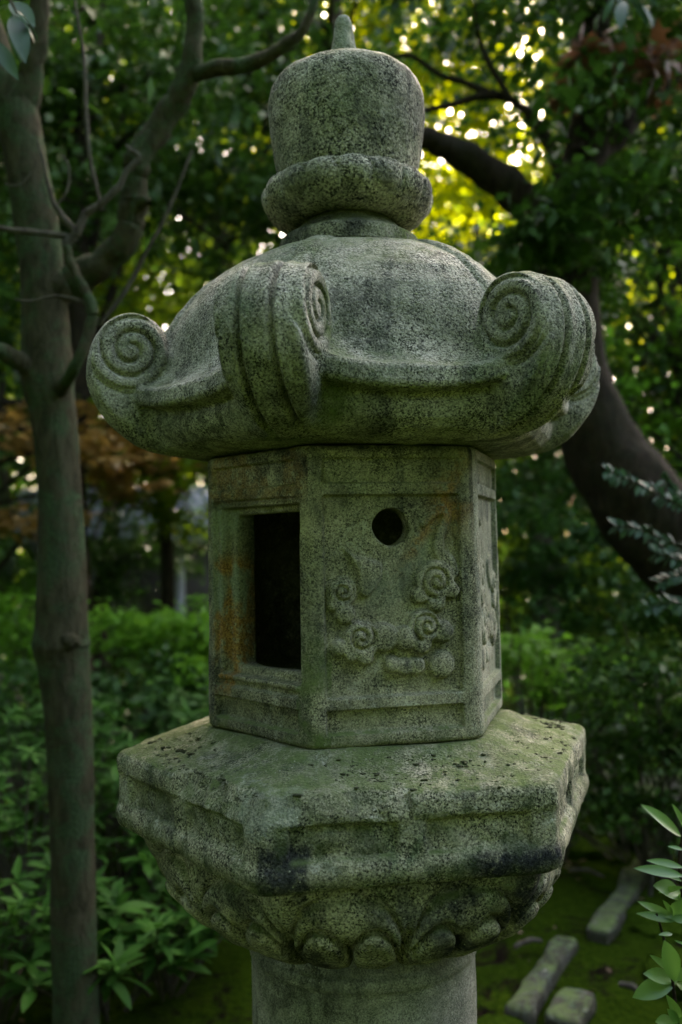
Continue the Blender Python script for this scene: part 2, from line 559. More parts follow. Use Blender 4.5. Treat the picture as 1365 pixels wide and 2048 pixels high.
V, Q, VN = sdf_mesh(roof_sdf, (-.56, -.56, ROOF_Z - .02), (.56, .56, ROOF_Z + .42), .0034)
fc = face_centres(V, Q)
z, k, u, t, at, d, ds, n1, n2 = roof_parts(fc)
lab = np.where((ds < d) & (u > .32), 1 + k, 0)
m = np.zeros((len(V), 4))
az, r, k_, u_, t_, j_, af_, s_ = polar(V, ROOF_PHI)
zz = V[:, 2] - ROOF_Z
nb = fbm(V, 14, 3, 5)
m[:, 2] = sstep(.62, .95, VN[:, 2]) * sstep(.05, .16, zz) * .55 * sstep(-.35, .25, nb) + np.exp(-((np.abs(t_) - .019) / .006) ** 2) * sstep(.25, .35, zz) * .5
m[:, 2] += np.exp(-(((s_ + .125) / .03) ** 2 + ((af_ - .37) / .03) ** 2)) * (j_ == 0) * .8
m[:, 1] = sstep(.25, .6, fbm(V, 11, 3, 9)) * .45 * (zz < .10)
rm = split_mesh(V, Q, VN, lab, m, M_STONE)
roof = link('roof', rm[0], lantern)
roof['label'] = 'swelling hexagonal stone roof with rolled eaves'
for kk in range(6):
    o = link('scroll', rm[1 + kk], roof)

# --- roof plinth, neck, lotus ring, jewel --------------------------------------
def hex_prism(R0, z0, R1, z1, phi, n_side=14, n_up=8, bevel=.006):
    V = []; rings = []
    prof = [(R0, z0), (R0 + (R1 - R0) * .5, (z0 + z1) / 2), (R1, z1 - bevel), (R1 - bevel * .35, z1 - bevel * .3), (R1 - bevel, z1), (R1 * .5, z1 + .001)]
    for (R, z) in prof:
        ring = []
        for kk in range(6):
            a = np.array(hip_point(kk, R, 0, phi, z)); b = np.array(hip_point(kk + 1, R, 0, phi, z))
            for i in range(n_side):
                ring.append(a + (b - a) * i / n_side)
        rings.append(ring)
    V = np.array(rings).reshape(-1, 3)
    n = 6 * n_side
    F = []
    for a in range(len(prof) - 1):
        for i in range(n):
            F.append((a * n + i, a * n + (i + 1) % n, (a + 1) * n + (i + 1) % n, (a + 1) * n + i))
    return V, np.array(F)
V, F = hex_prism(.156, 2.125, .148, 2.166, ROOF_PHI)
V += fbm(V, 30, 2)[:, None] * .0016
pm = np_mesh('plinth', V, F, True, M_STONE)
pm.set_sharp_from_angle(angle=rad(40))
mk = np.zeros((len(V), 4)); mk[:, 2] = .35; set_mask(pm, mk)
link('plinth', pm, roof)

def lathe(prof, nseg, disp=None, cx=0.0, cy=0.0):
    prof = np.array(prof, float)
    th = np.linspace(0, 2 * math.pi, nseg, endpoint=False)
    R = prof[:, 0][:, None]; Z = prof[:, 1][:, None]
    X = R * np.sin(th); Y = -R * np.cos(th); ZZ = Z + 0 * th
    V = np.stack([X, Y, ZZ], -1)
    d = np.gradient(prof, axis=0)
    nr, nz = d[:, 1], -d[:, 0]
    L = np.hypot(nr, nz) + 1e-9
    N = np.stack([(nr / L)[:, None] * np.sin(th), -(nr / L)[:, None] * np.cos(th), (nz / L)[:, None] + 0 * th], -1)
    Vf = V.reshape(-1, 3); Nf = N.reshape(-1, 3)
    if disp is not None:
        TH = np.broadcast_to(th, (len(prof), nseg)).ravel()
        VV = np.broadcast_to(np.linspace(0, 1, len(prof))[:, None], (len(prof), nseg)).ravel()
        Vf = Vf + Nf * disp(Vf, TH, VV)[:, None]
    Vf = Vf + np.array([cx, cy, 0])
    m_, n_ = len(prof), nseg
    i = np.arange(m_ * n_).reshape(m_, n_)
    F = np.stack([i[:-1, :], np.roll(i, -1, 1)[:-1, :], np.roll(i, -1, 1)[1:, :], i[1:, :]], -1).reshape(-1, 4)
    return Vf, F

FX = -0.007
def lathe_part(name, prof, nseg, disp, mat, parent, mask=None, cx=FX, n=7):
    V, F = lathe(catmull(prof, n), nseg, disp, cx)
    me = np_mesh(name, V, F, True, mat)
    mk = np.zeros((len(V), 4))
    if mask is not None:
        mask(V, mk)
    set_mask(me, mk)
    return link(name, me, parent)

rough = lambda V, T, U: fbm(V, 12, 3) * .0035 + vnoise(V, 60, 3) * .0010
def neck_mask(V, mk):
    mk[:, 1] = sstep(-.4, .3, fbm(V, 14, 2)) * .8
    mk[:, 2] = sstep(.0, .10, V[:, 0]) * .9
neck = lathe_part('neck', [(.125, 2.150), (.137, 2.164), (.1385, 2.168), (.1395, 2.182), (.1385, 2.193), (.133, 2.198), (.122, 2.203), (.108, 2.213), (.095, 2.226), (.088, 2.242), (.085, 2.262)], 180, rough, M_STONE, lantern, neck_mask)

def ring_disp(V, T, U):
    n = 16
    p = np.mod(T / (2 * math.pi) * n + .3, 1) - .5
    v = U
    body = sstep(.30, .40, v) * sstep(.86, .78, v)
    arch = np.sqrt(np.clip(1 - (2 * p) ** 2, 0, 1))
    edge = np.exp(-((v - (.50 + .20 * arch)) / .022) ** 2)
    gap = np.exp(-((np.abs(p) - .5) / .05) ** 2) * sstep(.70, .55, v)
    return rough(V, T, U) * .7 - body * (.0045 * gap + .0038 * edge) + body * .004 * np.cos(p * math.pi)
ring = lathe_part('lotus_ring', [(.070, 2.240), (.100, 2.229), (.128, 2.233), (.148, 2.244), (.161, 2.260), (.1665, 2.277), (.1665, 2.289), (.162, 2.300), (.154, 2.307), (.144, 2.309), (.125, 2.303), (.08, 2.302)], 288, ring_disp, M_COARSE, lantern)

jewel_prof = [(.10, 2.295), (.128, 2.304), (.137, 2.322), (.143, 2.350), (.1505, 2.396), (.1545, 2.440), (.1545, 2.468), (.1510, 2.490), (.1415, 2.509), (.124, 2.524), (.100, 2.534), (.072, 2.541), (.045, 2.545), (.02, 2.547), (.0, 2.547)]
def jewel_disp(V, T, U):
    return fbm(V, 7, 3, 4) * .005 + vnoise(V, 60, 3) * .0012 + np.exp(-((np.mod(T, math.pi / 3) - .5) / .05) ** 2) * -.0012 * sstep(.2, .3, U) * sstep(.7, .5, U)
def jewel_mask(V, mk):
    mk[:, 1] = np.clip(sstep(-.02, .13, V[:, 0]) * sstep(2.58, 2.46, V[:, 2]) * .55 * sstep(-.5, .3, fbm(V, 9, 3)), 0, 1)
jewel = lathe_part('jewel', jewel_prof, 240, jewel_disp, M_COARSE, lantern, jewel_mask)
def tip_mask(V, mk):
    mk[:, 3] = .9; mk[:, 2] = .25
lathe_part('tip', [(.036, 2.540), (.032, 2.552), (.0285, 2.575), (.0245, 2.600), (.021, 2.622), (.0175, 2.640), (.013, 2.652), (.007, 2.658), (.0, 2.659)], 64, lambda V, T, U: vnoise(V, 60, 3) * .0022 + vnoise(V, 25, 5) * .002, M_COARSE, jewel, tip_mask, cx=-.0085, n=6)

# --- firebox --------------------------------------------------------------------
BOX_Z, BOX_PHI, BOX_H = 1.260, rad(17.06), .506
AP = .30 * C30
# carved clouds (s across, z above firebox bottom): discs of the lobes and the spiral eyes
LOBES = [(-.092, .258, .026), (-.088, .222, .018), (-.106, .238, .013),
         (.071, .273, .036), (.044, .250, .016), (.073, .237, .018), (.100, .256, .016),
         (-.060, .177, .033), (-.098, .166, .015), (-.054, .150, .016), (-.021, .180, .025), (-.078, .154, .014),
         (.050, .196, .030), (.017, .178, .022), (.046, .166, .018), (.084, .186, .019),
         (-.006, .134, .015), (.014, .129, .016), (.035, .130, .016), (.080, .130, .024)]
EYES = [(-.091, .259, .022, 2.6), (.074, .272, .029, 0.4), (-.061, .182, .026, 3.4), (.055, .196, .025, 0.8)]
TAIL = catmull([(.104, .288), (.098, .305), (.082, .320), (.080, .340), (.086, .362), (.097, .384), (.088, .394), (.070, .385), (.055, .372)], 5)
BIRD = catmull([(-.099, .347), (-.083, .330), (-.066, .319), (-.045, .314), (-.022, .304), (-.022, .285), (-.034, .262), (-.048, .247), (-.062, .254), (-.067, .272), (-.066, .288), (-.080, .318)], 4, True)
BIRD_P = Prof(BIRD, (-.14, .2), (.02, .39), .002)
def cloud_height(s, z):
    h = np.full(s.shape, -1.0)
    sd = np.full(s.shape, 1.0)
    for (a, b, r_) in LOBES:
        sd = smin(sd, np.hypot(s - a, z - b) - r_, .004)
    dt = np.full(s.shape, 1.0)
    for i, (a, b) in enumerate(TAIL):
        dt = np.minimum(dt, np.hypot(s - a, z - b) - (.013 - .006 * i / len(TAIL)))
    sd = np.minimum(sd, dt)
    bd = BIRD_P(np.clip(s, -.139, .018), np.clip(z, .202, .388))
    bd = np.where((s < .018) & (z > .202) & (z < .388), bd, 1.0)
    dome = np.zeros(s.shape)
    for (a, b, r_) in LOBES:
        dome = np.maximum(dome, np.sqrt(np.clip(1 - ((s - a) ** 2 + (z - b) ** 2) / (r_ * 1.02) ** 2, 0, 1)) * (.35 + .65 * min(1, r_ / .024)))
    h = sstep(.001, -.0035, sd) * .0085 + dome * .0095
    hb = sstep(.001, -.0045, bd) * .010 + np.clip(-bd, 0, .02) * .2
    h = np.maximum(h, hb)
    gro = 0
    for (a, b, r_, ph) in EYES:
        rho = np.hypot(s - a, z - b); th = np.mod(np.arctan2(z - b, s - a) + ph, 2 * math.pi) / (2 * math.pi)
        for tn in (0, 1):
            rr = r_ * (.52 * (tn + th) + .06)
            gro = np.maximum(gro, np.exp(-((rho - rr) / .0027) ** 2) * (rr < r_ * 1.0))
        h = h + .003 * sstep(r_ * .5, .0, rho)
    return h - gro * .0075, np.minimum(sd, bd)
def box_terms(P):
    z = P[:, 2] - BOX_Z
    az, r, k, u, t, j, af, s = polar(P, BOX_PHI)
    ap = AP - .0030 * z / BOX_H
    d0 = smax(u * C30 + t * S30, u * C30 - t * S30, .020) - ap
    return z, az, r, k, u, t, j, af, s, ap, d0
def box_sdf(P):
    z, az, r, k, u, t, j, af, s, ap, d0 = box_terms(P)
    n1 = vnoise(P, 10, 11); n2 = vnoise(P, 40, 12)
    e = .0014
    def win(v, a, b):
        return sstep(a - e, a + e, v) * sstep(b + e, b - e, v)
    sw = win(s, -.121, .117)
    pan = sw * win(z, .083, .420)
    rec = pan * .0095 + sw * win(z, .441, .483) * .0075 + sw * win(z, .024, .062) * .0115
    rec = rec + np.where((j == 5) | (j == 2), win(s, -.100, .125) * win(z, .104, .408) * .014 - win(s, -.112, .125) * (win(z, .094, .104) + win(z, .408, .417)) * .006 - win(s, -.110, -.102) * win(z, .094, .417) * .005, 0)
    # thin raised fillet round the upper strip
    rec = rec - win(s, -.116, .112) * win(z, .446, .478) * .0020
    has_cloud = (j != 5) & (j != 2)
    mir = np.where((j == 1) | (j == 4), -1.0, 1.0)
    near = np.abs(d0) < .05
    h = np.zeros(len(P))
    if near.any():
        hh, _ = cloud_height((s * mir)[near], z[near])
        h[near] = hh
    rec = rec - np.where(has_cloud, h, 0) * np.where(j == 0, 1.0, .5) * pan
    zc = np.abs(z - BOX_H / 2) - BOX_H / 2
    d = smax(d0 + rec, zc, .012)
    # hollow
    hol = smax(r - .205, np.abs(z - .262) - .165, .03)
    # square openings on two faces
    ins = smax(np.abs(s - .014) - (.100 + .35 * np.clip(af - .245, -.01, .03)), np.abs(z - .258) - .138, .010)
    ins = np.where(j == 5, np.maximum(ins, .12 - af), 1.0)
    # stepped sill in front of it
    hole = np.where(j == 0, np.maximum(np.hypot(s + .003, z - .3655) - (.0325 + .0015 * n2), .1 - af), 1.0)
    d = smax(d, -hol, .006)
    d = smax(d, -ins, .010)
    d = smax(d, -hole, .004)
    return d + n1 * .0014 + n2 * .0006
V, Q, VN = sdf_mesh(box_sdf, (-.32, -.32, BOX_Z - .012), (.32, .32, BOX_Z + BOX_H + .012), .0026)
fc = face_centres(V, Q)
z, az, r, k, u, t, j, af, s, ap, d0 = box_terms(fc)
lab = np.zeros(len(fc), int)
inp = (np.abs(s + .002) < .119) & (z > .083) & (z < .42) & (d0 > -.02)
lab[inp] = 1 + j[inp]
hc, sdc = cloud_height(np.where((j == 1) | (j == 4), -s, s), z)
rel = inp & (sdc < 0) & (j != 5) & (j != 2) & (d0 > -.0125)
lab[rel] = 11 + j[rel]
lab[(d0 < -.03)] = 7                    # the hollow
z, az, r, k, u, t, j, af, s, ap, d0 = box_terms(V)
m = np.zeros((len(V), 4))
nn = fbm(V, 16, 4, 3); nn2 = fbm(V, 30, 3, 6)
opn = (j == 5)
jamb = opn * sstep(-.066, -.078, s) * sstep(-.135, -.118, s)
m[:, 0] = jamb * sstep(.05, .09, z) * sstep(.335, .30, z) * sstep(-.24, .0, fbm(V * np.array([1, 1, .45]), 26, 4, 33)) * 1.0
m[:, 3] = jamb * sstep(.10, .2, z) * sstep(.43, .40, z) * sstep(.12, -.06, fbm(V * np.array([1, 1, .45]), 26, 4, 33)) * .8
m[:, 3] += opn * np.exp(-(((s + .095) / .03) ** 2 + ((z - .385) / .03) ** 2)) * .9
m[:, 0] += opn * sstep(.40, .43, z) * .6 * sstep(-.15, .15, nn)
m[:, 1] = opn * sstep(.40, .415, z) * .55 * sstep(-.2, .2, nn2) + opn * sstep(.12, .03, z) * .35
m[:, 1] += sstep(-.030, -.060, d0) * .72  # hollow blackened by colour to stand for its inner shade
bc = (j == 0)
g1 = np.exp(-(((s - .105) / .035) ** 2 + ((z - .405) / .045) ** 2)) + np.exp(-(((s - .122) / .016) ** 2 + ((z - .465) / .03) ** 2)) + .8 * np.exp(-(((s - .045 - (z - .34) * .7) / .012) ** 2 + ((z - .345) / .05) ** 2))
m[:, 0] += bc * np.clip(g1, 0, 1) * sstep(-.38, .0, nn) * 1.0
m[:, 3] += bc * np.exp(-(((s - .050 - (z - .33) * .55) / .022) ** 2 + ((z - .325) / .06) ** 2)) * .75
m[:, 3] += bc * np.exp(-(((s + .02) / .03) ** 2 + ((z - .262) / .03) ** 2)) * .5
m[:, 1] += bc * (np.exp(-(((s - .03) / .05) ** 2 + ((z - .405) / .018) ** 2)) * .6 + sstep(.30, .46, z) * sstep(.135, .14, s) * .7)
m[:, 1] += bc * sstep(.49, .5, z) * .6 + .4 * sstep(.15, .4, fbm(V, 20, 3, 21)) * (d0 > -.02)
hb = np.abs(t) < .03
m[:, 2] += ((k == 0) & hb) * sstep(.28, .06, z) * sstep(-.35, .1, nn) * .9
m[:, 2] += sstep(.5, .9, VN[:, 2]) * sstep(.14, .02, z) * .7 * (d0 > -.04)
m[:, 2] += (d0 > -.02) * sstep(.05, .0, z) * .5 * sstep(-.2, .2, nn2)
m[:, 3] += ((j == 1) & (d0 > -.02)) * .45  # right face paled all over to paint in its brighter light
bm_ = split_mesh(V, Q, VN, lab, m, M_BOX)
fire = link('firebox', bm_[0], lantern)
fire['label'] = 'six-sided hollow fire chamber with corner posts and rails'
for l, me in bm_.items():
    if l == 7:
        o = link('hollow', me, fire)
    elif 1 <= l <= 6:
        o = link('panel', me, fire)
        if l == 1: o['label'] = 'panel with a round hole above carved clouds'
        if l == 6: o['label'] = 'window panel with rust-coloured jamb'
    elif l > 10:
        o = link('cloud_relief', me, fire)

# --- platform -------------------------------------------------------------------
PL_Z, PL_PHI = .890, .354
_pp = [(0, .370), (.20, .370), (.266, .3695), (.280, .364), (.300, .353), (.330, .346), (.372, .337), (.394, .332), (.402, .327), (.406, .318), (.4065, .295), (.4035, .287), (.4035, .236), (.405, .230), (.405, .208), (.404, .197), (.399, .191), (.384, .189), (.367, .187), (.365, .180),
       (.368, .165), (.364, .140), (.352, .112), (.333, .084), (.308, .057), (.278, .035), (.254, .023), (.236, .016), (.222, .013), (0, .013)]
PLAT_PROF = Prof(_pp, (-.05, -.08), (.58, .45))
def plat_terms(P):
    z = P[:, 2] - PL_Z
    az, r, k, u, t, j, af, s = polar(P, PL_PHI)
    w = sstep(.19, .10, z)
    a = smax(u * C30 + t * S30, u * C30 - t * S30, .010) * (1 - w * .75) + r * .925 * w * .75
    return z, az, r, k, u, t, j, af, s, a
def petals(az, z):
    p = np.mod(az / rad(30), 1) - .5                     # two petals to a side
    v = z / .186
    arch = .16 + .76 * np.clip(1 - np.abs(2 * p) ** 2.6, 0, 1) ** .5
    out = np.exp(-((v - arch) / .045) ** 2) * sstep(.95, .85, v)
    gap = np.exp(-((np.abs(p) - .5) / .028) ** 2) * sstep(.75, .45, v)
    q = np.abs(p) - .22                                   # two toes inside each petal
    toe = np.clip(1 - (q / .235) ** 2, 0, 1) ** .5
    h_t = .12 + .48 * toe
    line = np.exp(-((v - h_t) / .035) ** 2) * sstep(.0, .3, toe)
    mid = np.exp(-(p / .025) ** 2) * sstep(.60, .45, v)
    bulge = toe * sstep(h_t + .02, h_t - .16, v)
    return out * .015 + gap * .015 + line * .016 + mid * .014 - bulge * .009 - sstep(arch + .05, arch - .10, v) * .004
def plat_sdf(P):
    z, az, r, k, u, t, j, af, s, a = plat_terms(P)
    n0 = vnoise(P, 5, 30); n1 = vnoise(P, 14, 31); n2 = vnoise(P, 45, 32)
    d = PLAT_PROF(a, z)
    e = .003
    def win(v, a_, b_):
        return sstep(a_ - e, a_ + e, v) * sstep(b_ + e, b_ - e, v)
    band = sstep(.36, .39, a)
    pw = win(s, -.188, -.022) + win(s, .022, .188)
    rec = pw * win(z + .003 * n1, .238, .288) * .0075 * band
    leaf = .006 * np.clip(np.sin((np.abs(s) - .1) * 60) * np.sin(z * 90 + np.abs(s) * 20), -1, 1) * pw * win(z, .24, .285) * band
    low = .0035 * np.sin(np.clip((z - .198) / .036, 0, 1) * math.pi) * band
    pet = petals(az, z) * sstep(.19, .175, z) * sstep(.19, .24, a)
    d = d + rec - leaf * .5 - low + pet
    # broken upper corner nearest the camera
    q = u * .80 + z * .60
    cut = (q - (.466 * .80 + .294 * .60) + .45 * np.abs(t - .005) + .006 * n2 + .006 * n1)
    cut = np.where(k == 0, cut, -1.0)
    d = smax(d, cut, .004)
    # notched ledge at the far right corner
    cut2 = np.where(k == 2, np.maximum(.338 - z, .36 - u) , 1.0)
    wear = n0 * .0026 + n1 * .0022 + n2 * .0015
    return d + wear * (1 - .35 * sstep(.20, .17, z))
V, Q, VN = sdf_mesh(plat_sdf, (-.50, -.50, PL_Z - .02), (.50, .50, PL_Z + .40), .004)
fc = face_centres(V, Q)
z, az, r, k, u, t, j, af, s, a = plat_terms(fc)
pi_ = np.floor(az / rad(30)).astype(int) % 12
lab = np.where((z < .186) & (a > .235), 1 + pi_, 0)
z, az, r, k, u, t, j, af, s, a = plat_terms(V)
nn = fbm(V, 13, 4, 7); nn2 = fbm(V, 34, 3, 8)
m = np.zeros((len(V), 4))
top = sstep(.5, .85, VN[:, 2]) * (z > .25)
m[:, 2] = top * sstep(-.35, .15, nn) * .85 + (z > .188) * (z < .33) * sstep(.0, .35, nn2) * .35
m[:, 2] += top * sstep(.31, .27, a) * .4
m[:, 1] = ((k == 0) * sstep(.012, .004, np.abs(t - .030) - .026) * sstep(.275, .25, z) * sstep(.185, .2, z)) * .95
m[:, 1] += (k == 1) * sstep(.06, .0, np.abs(t + .045) - .055) * sstep(.245, .225, z) * sstep(.03, .06, z) * sstep(-.5, .0, nn) * 1.0
m[:, 1] += (k == 0) * sstep(.02, .0, np.abs(t - .02) - .025) * sstep(.09, .07, z) * .8 + .5 * sstep(.12, .4, nn2) * (z < .33)
chip = (k == 0) & ((u * .80 + z * .60 - (.466 * .80 + .294 * .60) + .45 * np.abs(t - .005)) > -.013) & (z > .21)
m[:, 3] = chip * (np.abs(t) < .05) * .5
m[:, 1] *= ~chip
pmesh = split_mesh(V, Q, VN, lab, m, M_STONE_DARK)
plat = link('platform', pmesh[0], lantern)
plat['label'] = 'mossy hexagonal stone platform with chipped front corner'
for l, me in pmesh.items():
    if l: link('lotus_petal', me, plat)

# --- pillar ---------------------------------------------------------------------
def pil_shade(V, mk):
    mk[:, 1] = sstep(.845, .875, V[:, 2]) * .55 * sstep(-.6, .2, fbm(V, 12, 3))  # top darkened: the platform's shadow painted into the colour
pil_prof = [(.214, -.05), (.2155, .2), (.2155, .4), (.2155, .6), (.2155, .75), (.2155, .815), (.217, .828), (.2215, .836), (.2225, .845), (.220, .853), (.214, .858), (.2125, .865), (.2125, .89), (.212, .905)]
pillar = lathe_part('pillar', pil_prof, 220, lambda V, T, U: vnoise(V, 20, 3) * .0012 + vnoise(V, 90, 5) * .0005, M_PILLAR, lantern, pil_shade, cx=-.004, n=8)

# --- moss tufts growing on the platform top -----------------------------------------
def tuft_lumps():
    Vs, Fs = [], []
    base_v, base_f = [], []
    import bmesh
    b = bmesh.new(); bmesh.ops.create_icosphere(b, subdivisions=2, radius=1.0)
    bv = np.array([v.co[:] for v in b.verts]); bf = np.array([[v.index for v in f.verts] for f in b.faces]); b.free()
    r_ = np.random.default_rng(11)
    off = 0
    pts = []
    for c in range(20):                       # clusters that follow the step round the firebox
        a0 = r_.uniform(-60, 130); rr = r_.choice([.325, .345, .350, .385])
        for q in range(r_.integers(4, 18)):
            pts.append((a0 + r_.normal(0, 6), rr + r_.normal(0, .012)))
    for q in range(190):
        pts.append((r_.uniform(-75, 130), r_.uniform(.285, .400)))
    for (aa, ap) in pts:
        a_ = rad(aa)
        kk = math.floor((a_ + 0) / rad(60)); bb = a_ - (kk + .5) * rad(60)
        R = min(ap, .398) / math.cos(bb)
        x, y = R * math.sin(a_ - PL_PHI), -R * math.cos(a_ - PL_PHI)
        zt = PL_Z + np.interp(ap, [.28, .30, .33, .372, .392, .401], [.364, .353, .346, .337, .331, .322])
        sz = .0010 + .0042 * r_.random() ** 2.2
        for q in range(r_.integers(2, 7)):
            s1 = sz * r_.uniform(.3, .8)
            v = bv * np.array([s1 * r_.uniform(.8, 1.8), s1 * r_.uniform(.8, 1.5), s1 * r_.uniform(.4, .9)])
            v = v * (1 + .6 * vnoise(bv + r_.uniform(0, 50), 2.6))[:, None]
            o2 = r_.normal(size=2) * sz * 1.1
            Vs.append(v + np.array([x + o2[0], y + o2[1], zt - .0006])); Fs.append(bf + off); off += len(bv)
    k = NT('moss_tuft')
    P = k.n('ShaderNodeNewGeometry').outputs['Position']
    k.l(k.mix(k.noise(P, 60, 3, .7), (.010, .013, .006), (.075, .085, .028)), k.p.inputs['Base Color'])
    k.p.inputs['Roughness'].default_value = 1.0
    k.l(k.bump(k.noise(P, 900, 3), 1.0, .003), k.p.inputs['Normal'])
    return np_mesh('moss_tufts', np.concatenate(Vs), np.concatenate(Fs), True, k.m)
mt = link('moss_tufts', tuft_lumps())
tag(mt, 'dark cushions of moss dotted along the top of the lantern platform', 'moss', kind='stuff')

# ----------------------------------------------------------------------------
# plants: leaves, tubes, crowns
# ----------------------------------------------------------------------------
def at(px, py, d):
    """a point of the garden, from a bearing (px, py on the 1365 x 2048 photograph) and the distance ahead of the lens"""
    v = _F + _Rv * ((px - 682.5) / 1802.5) + _Up * ((1024 - py) / 1802.5)
    return CAM_POS + v * (d / v.y)

def leaf_template(rows, w, fold=.22, curl=.25, tipw=.0, shape=1.0):
    V = []; F = []
    for i in range(rows + 1):
        y = i / rows
        hw = w * (math.sin(math.pi * min(1, y ** shape * .98 + .02)) ** .8) * .5
        if i == rows: hw = .0008
        zc = -curl * y * y
        V += [(-hw, y, zc + fold * hw), (0, y, zc), (hw, y, zc + fold * hw)]
    for i in range(rows):
        a = i * 3
        F += [(a, a + 1, a + 4, a + 3), (a + 1, a + 2, a + 5, a + 4)]
    return np.array(V), np.array(F)
def leaf_mesh(name, mat, rows=6, **kw):
    V, F = leaf_template(rows, **kw)
    return np_mesh(name, V, F, True, mat)
T_RH = (np.array([(0, 0, 0), (-.27, .48, .05), (0, 1, -.10), (.27, .48, .05)]), np.array([(0, 1, 2, 3)]))
T_NARROW = (np.array([(0, 0, 0), (-.15, .45, .04), (0, 1, -.16), (.15, .45, .04)]), np.array([(0, 1, 2, 3)]))
def star_template():
    V = [(0, 0, 0)]
    ang = [-110, -55, 0, 55, 110]; ln = [.45, .8, 1.0, .8, .45]
    for i, (a, l) in enumerate(zip(ang, ln)):
        if i == 0: V.append((.0, -.05, 0))
        V.append((l * math.sin(rad(a)), .35 + l * .65 * math.cos(rad(a)), -.08 * l))
        if i < 4:
            b = rad((ang[i] + ang[i + 1]) / 2)
            V.append((.28 * math.sin(b), .35 + .28 * math.cos(b), .02))
    n = len(V)
    F = [(0, i, i + 1) for i in range(1, n - 1)] + [(0, n - 1, 1)]
    return np.array(V), np.array(F)
T_STAR = star_template()

def rand_rot(n, r_, tilt):
    """yaw anywhere, lean up to tilt (radians) from the horizontal"""
    yaw = r_.uniform(0, 2 * math.pi, n); pit = r_.normal(-.25, tilt, n); rol = r_.normal(0, tilt, n)
    cy, sy, cp, sp, cr, sr = np.cos(yaw), np.sin(yaw), np.cos(pit), np.sin(pit), np.cos(rol), np.sin(rol)
    Z0 = np.zeros(n); O1 = np.ones(n)
    Rz = np.stack([cy, -sy, Z0, sy, cy, Z0, Z0, Z0, O1], 1).reshape(-1, 3, 3)
    Rx = np.stack([O1, Z0, Z0, Z0, cp, -sp, Z0, sp, cp], 1).reshape(-1, 3, 3)
    Ry = np.stack([cr, Z0, sr, Z0, O1, Z0, -sr, Z0, cr], 1).reshape(-1, 3, 3)
    return Rz @ Rx @ Ry
def leaf_cloud(name, P, size, mat, tmpl=T_RH, tilt=.6, seed=1):
    r_ = np.random.default_rng(seed)
    P = np.asarray(P); n = len(P)
    R = rand_rot(n, r_, tilt)
    sz = size * r_.uniform(.65, 1.25, n)
    TV, TF = tmpl
    V = np.einsum('nij,kj->nki', R, TV) * sz[:, None, None] + P[:, None, :]
    F = TF[None] + (np.arange(n) * len(TV))[:, None, None]
    return np_mesh(name, V.reshape(-1, 3), F.reshape(-1, TF.shape[1]), False, mat)
def crown_points(n, c, rx, ry, rz, seed, nclump=40, spread=.16, flat=.45, hollow=.3):
    """sprays of leaves scattered through an uneven ellipsoid"""
    r_ = np.random.default_rng(seed)
    d = r_.normal(size=(nclump, 3)); d /= np.linalg.norm(d, axis=1)[:, None]
    rr = hollow + (1 - hollow) * r_.random(nclump) ** .5
    cl = d * rr[:, None] * np.array([rx, ry, rz])
    w = r_.uniform(.3, 1.6, nclump); w /= w.sum()
    i = r_.choice(nclump, n, p=w)
    s = spread * (rx + ry + rz) / 3 * r_.uniform(.6, 1.5, nclump)
    off = r_.normal(size=(n, 3)) * s[i][:, None] * np.array([1, 1, flat])
    return cl[i] + off + np.array(c)

def tube(pts, radii, n=10, sub=6, bump=.06, seed=0):
    P = catmull(pts, sub)
    R = np.interp(np.linspace(0, 1, len(P)), np.linspace(0, 1, len(radii)), radii)
    T = np.gradient(P, axis=0); T /= np.linalg.norm(T, axis=1)[:, None] + 1e-9
    ref = np.array([0.31, 0.9, 0.2]) if abs(T[0][2]) > .7 else np.array([0.0, 0.1, 1.0])
    A = np.cross(T, ref); A /= np.linalg.norm(A, axis=1)[:, None]
    Bv = np.cross(T, A)
    th = np.linspace(0, 2 * math.pi, n, endpoint=False)
    V = P[:, None] + R[:, None, None] * (np.cos(th)[None, :, None] * A[:, None] + np.sin(th)[None, :, None] * Bv[:, None])
    V = V.reshape(-1, 3)
    Rr = np.repeat(R, n)
    cen = np.repeat(P, n, 0)
    V = cen + (V - cen) * (1 + bump * 2 * fbm(V, 6 + .25 / max(R.max(), .01), 2, seed))[:, None]
    m_ = len(P)
    i = np.arange(m_ * n).reshape(m_, n)
    F = np.stack([i[:-1], i[1:], np.roll(i, -1, 1)[1:], np.roll(i, -1, 1)[:-1]], -1).reshape(-1, 4)
    capv = np.array([P[0], P[-1]])
    V = np.concatenate([V, capv])
    a, b = m_ * n, m_ * n + 1
    cap = [(a, i[0, x], i[0, (x + 1) % n], i[0, (x + 1) % n]) for x in range(n)] + [(b, i[-1, (x + 1) % n], i[-1, x], i[-1, x]) for x in range(n)]
    return V, F, np.array([c[:3] for c in cap])
def tube_mesh(name, tubes, mat):
    Vs, Qs, off = [], [], 0
    for t_ in tubes:
        V, F, C = tube(*t_[0:2], **(t_[2] if len(t_) > 2 else {}))
        Vs.append(V); Qs.append(F + off)
        off += len(V)
    return np_mesh(name, np.concatenate(Vs), np.concatenate(Qs), True, mat)

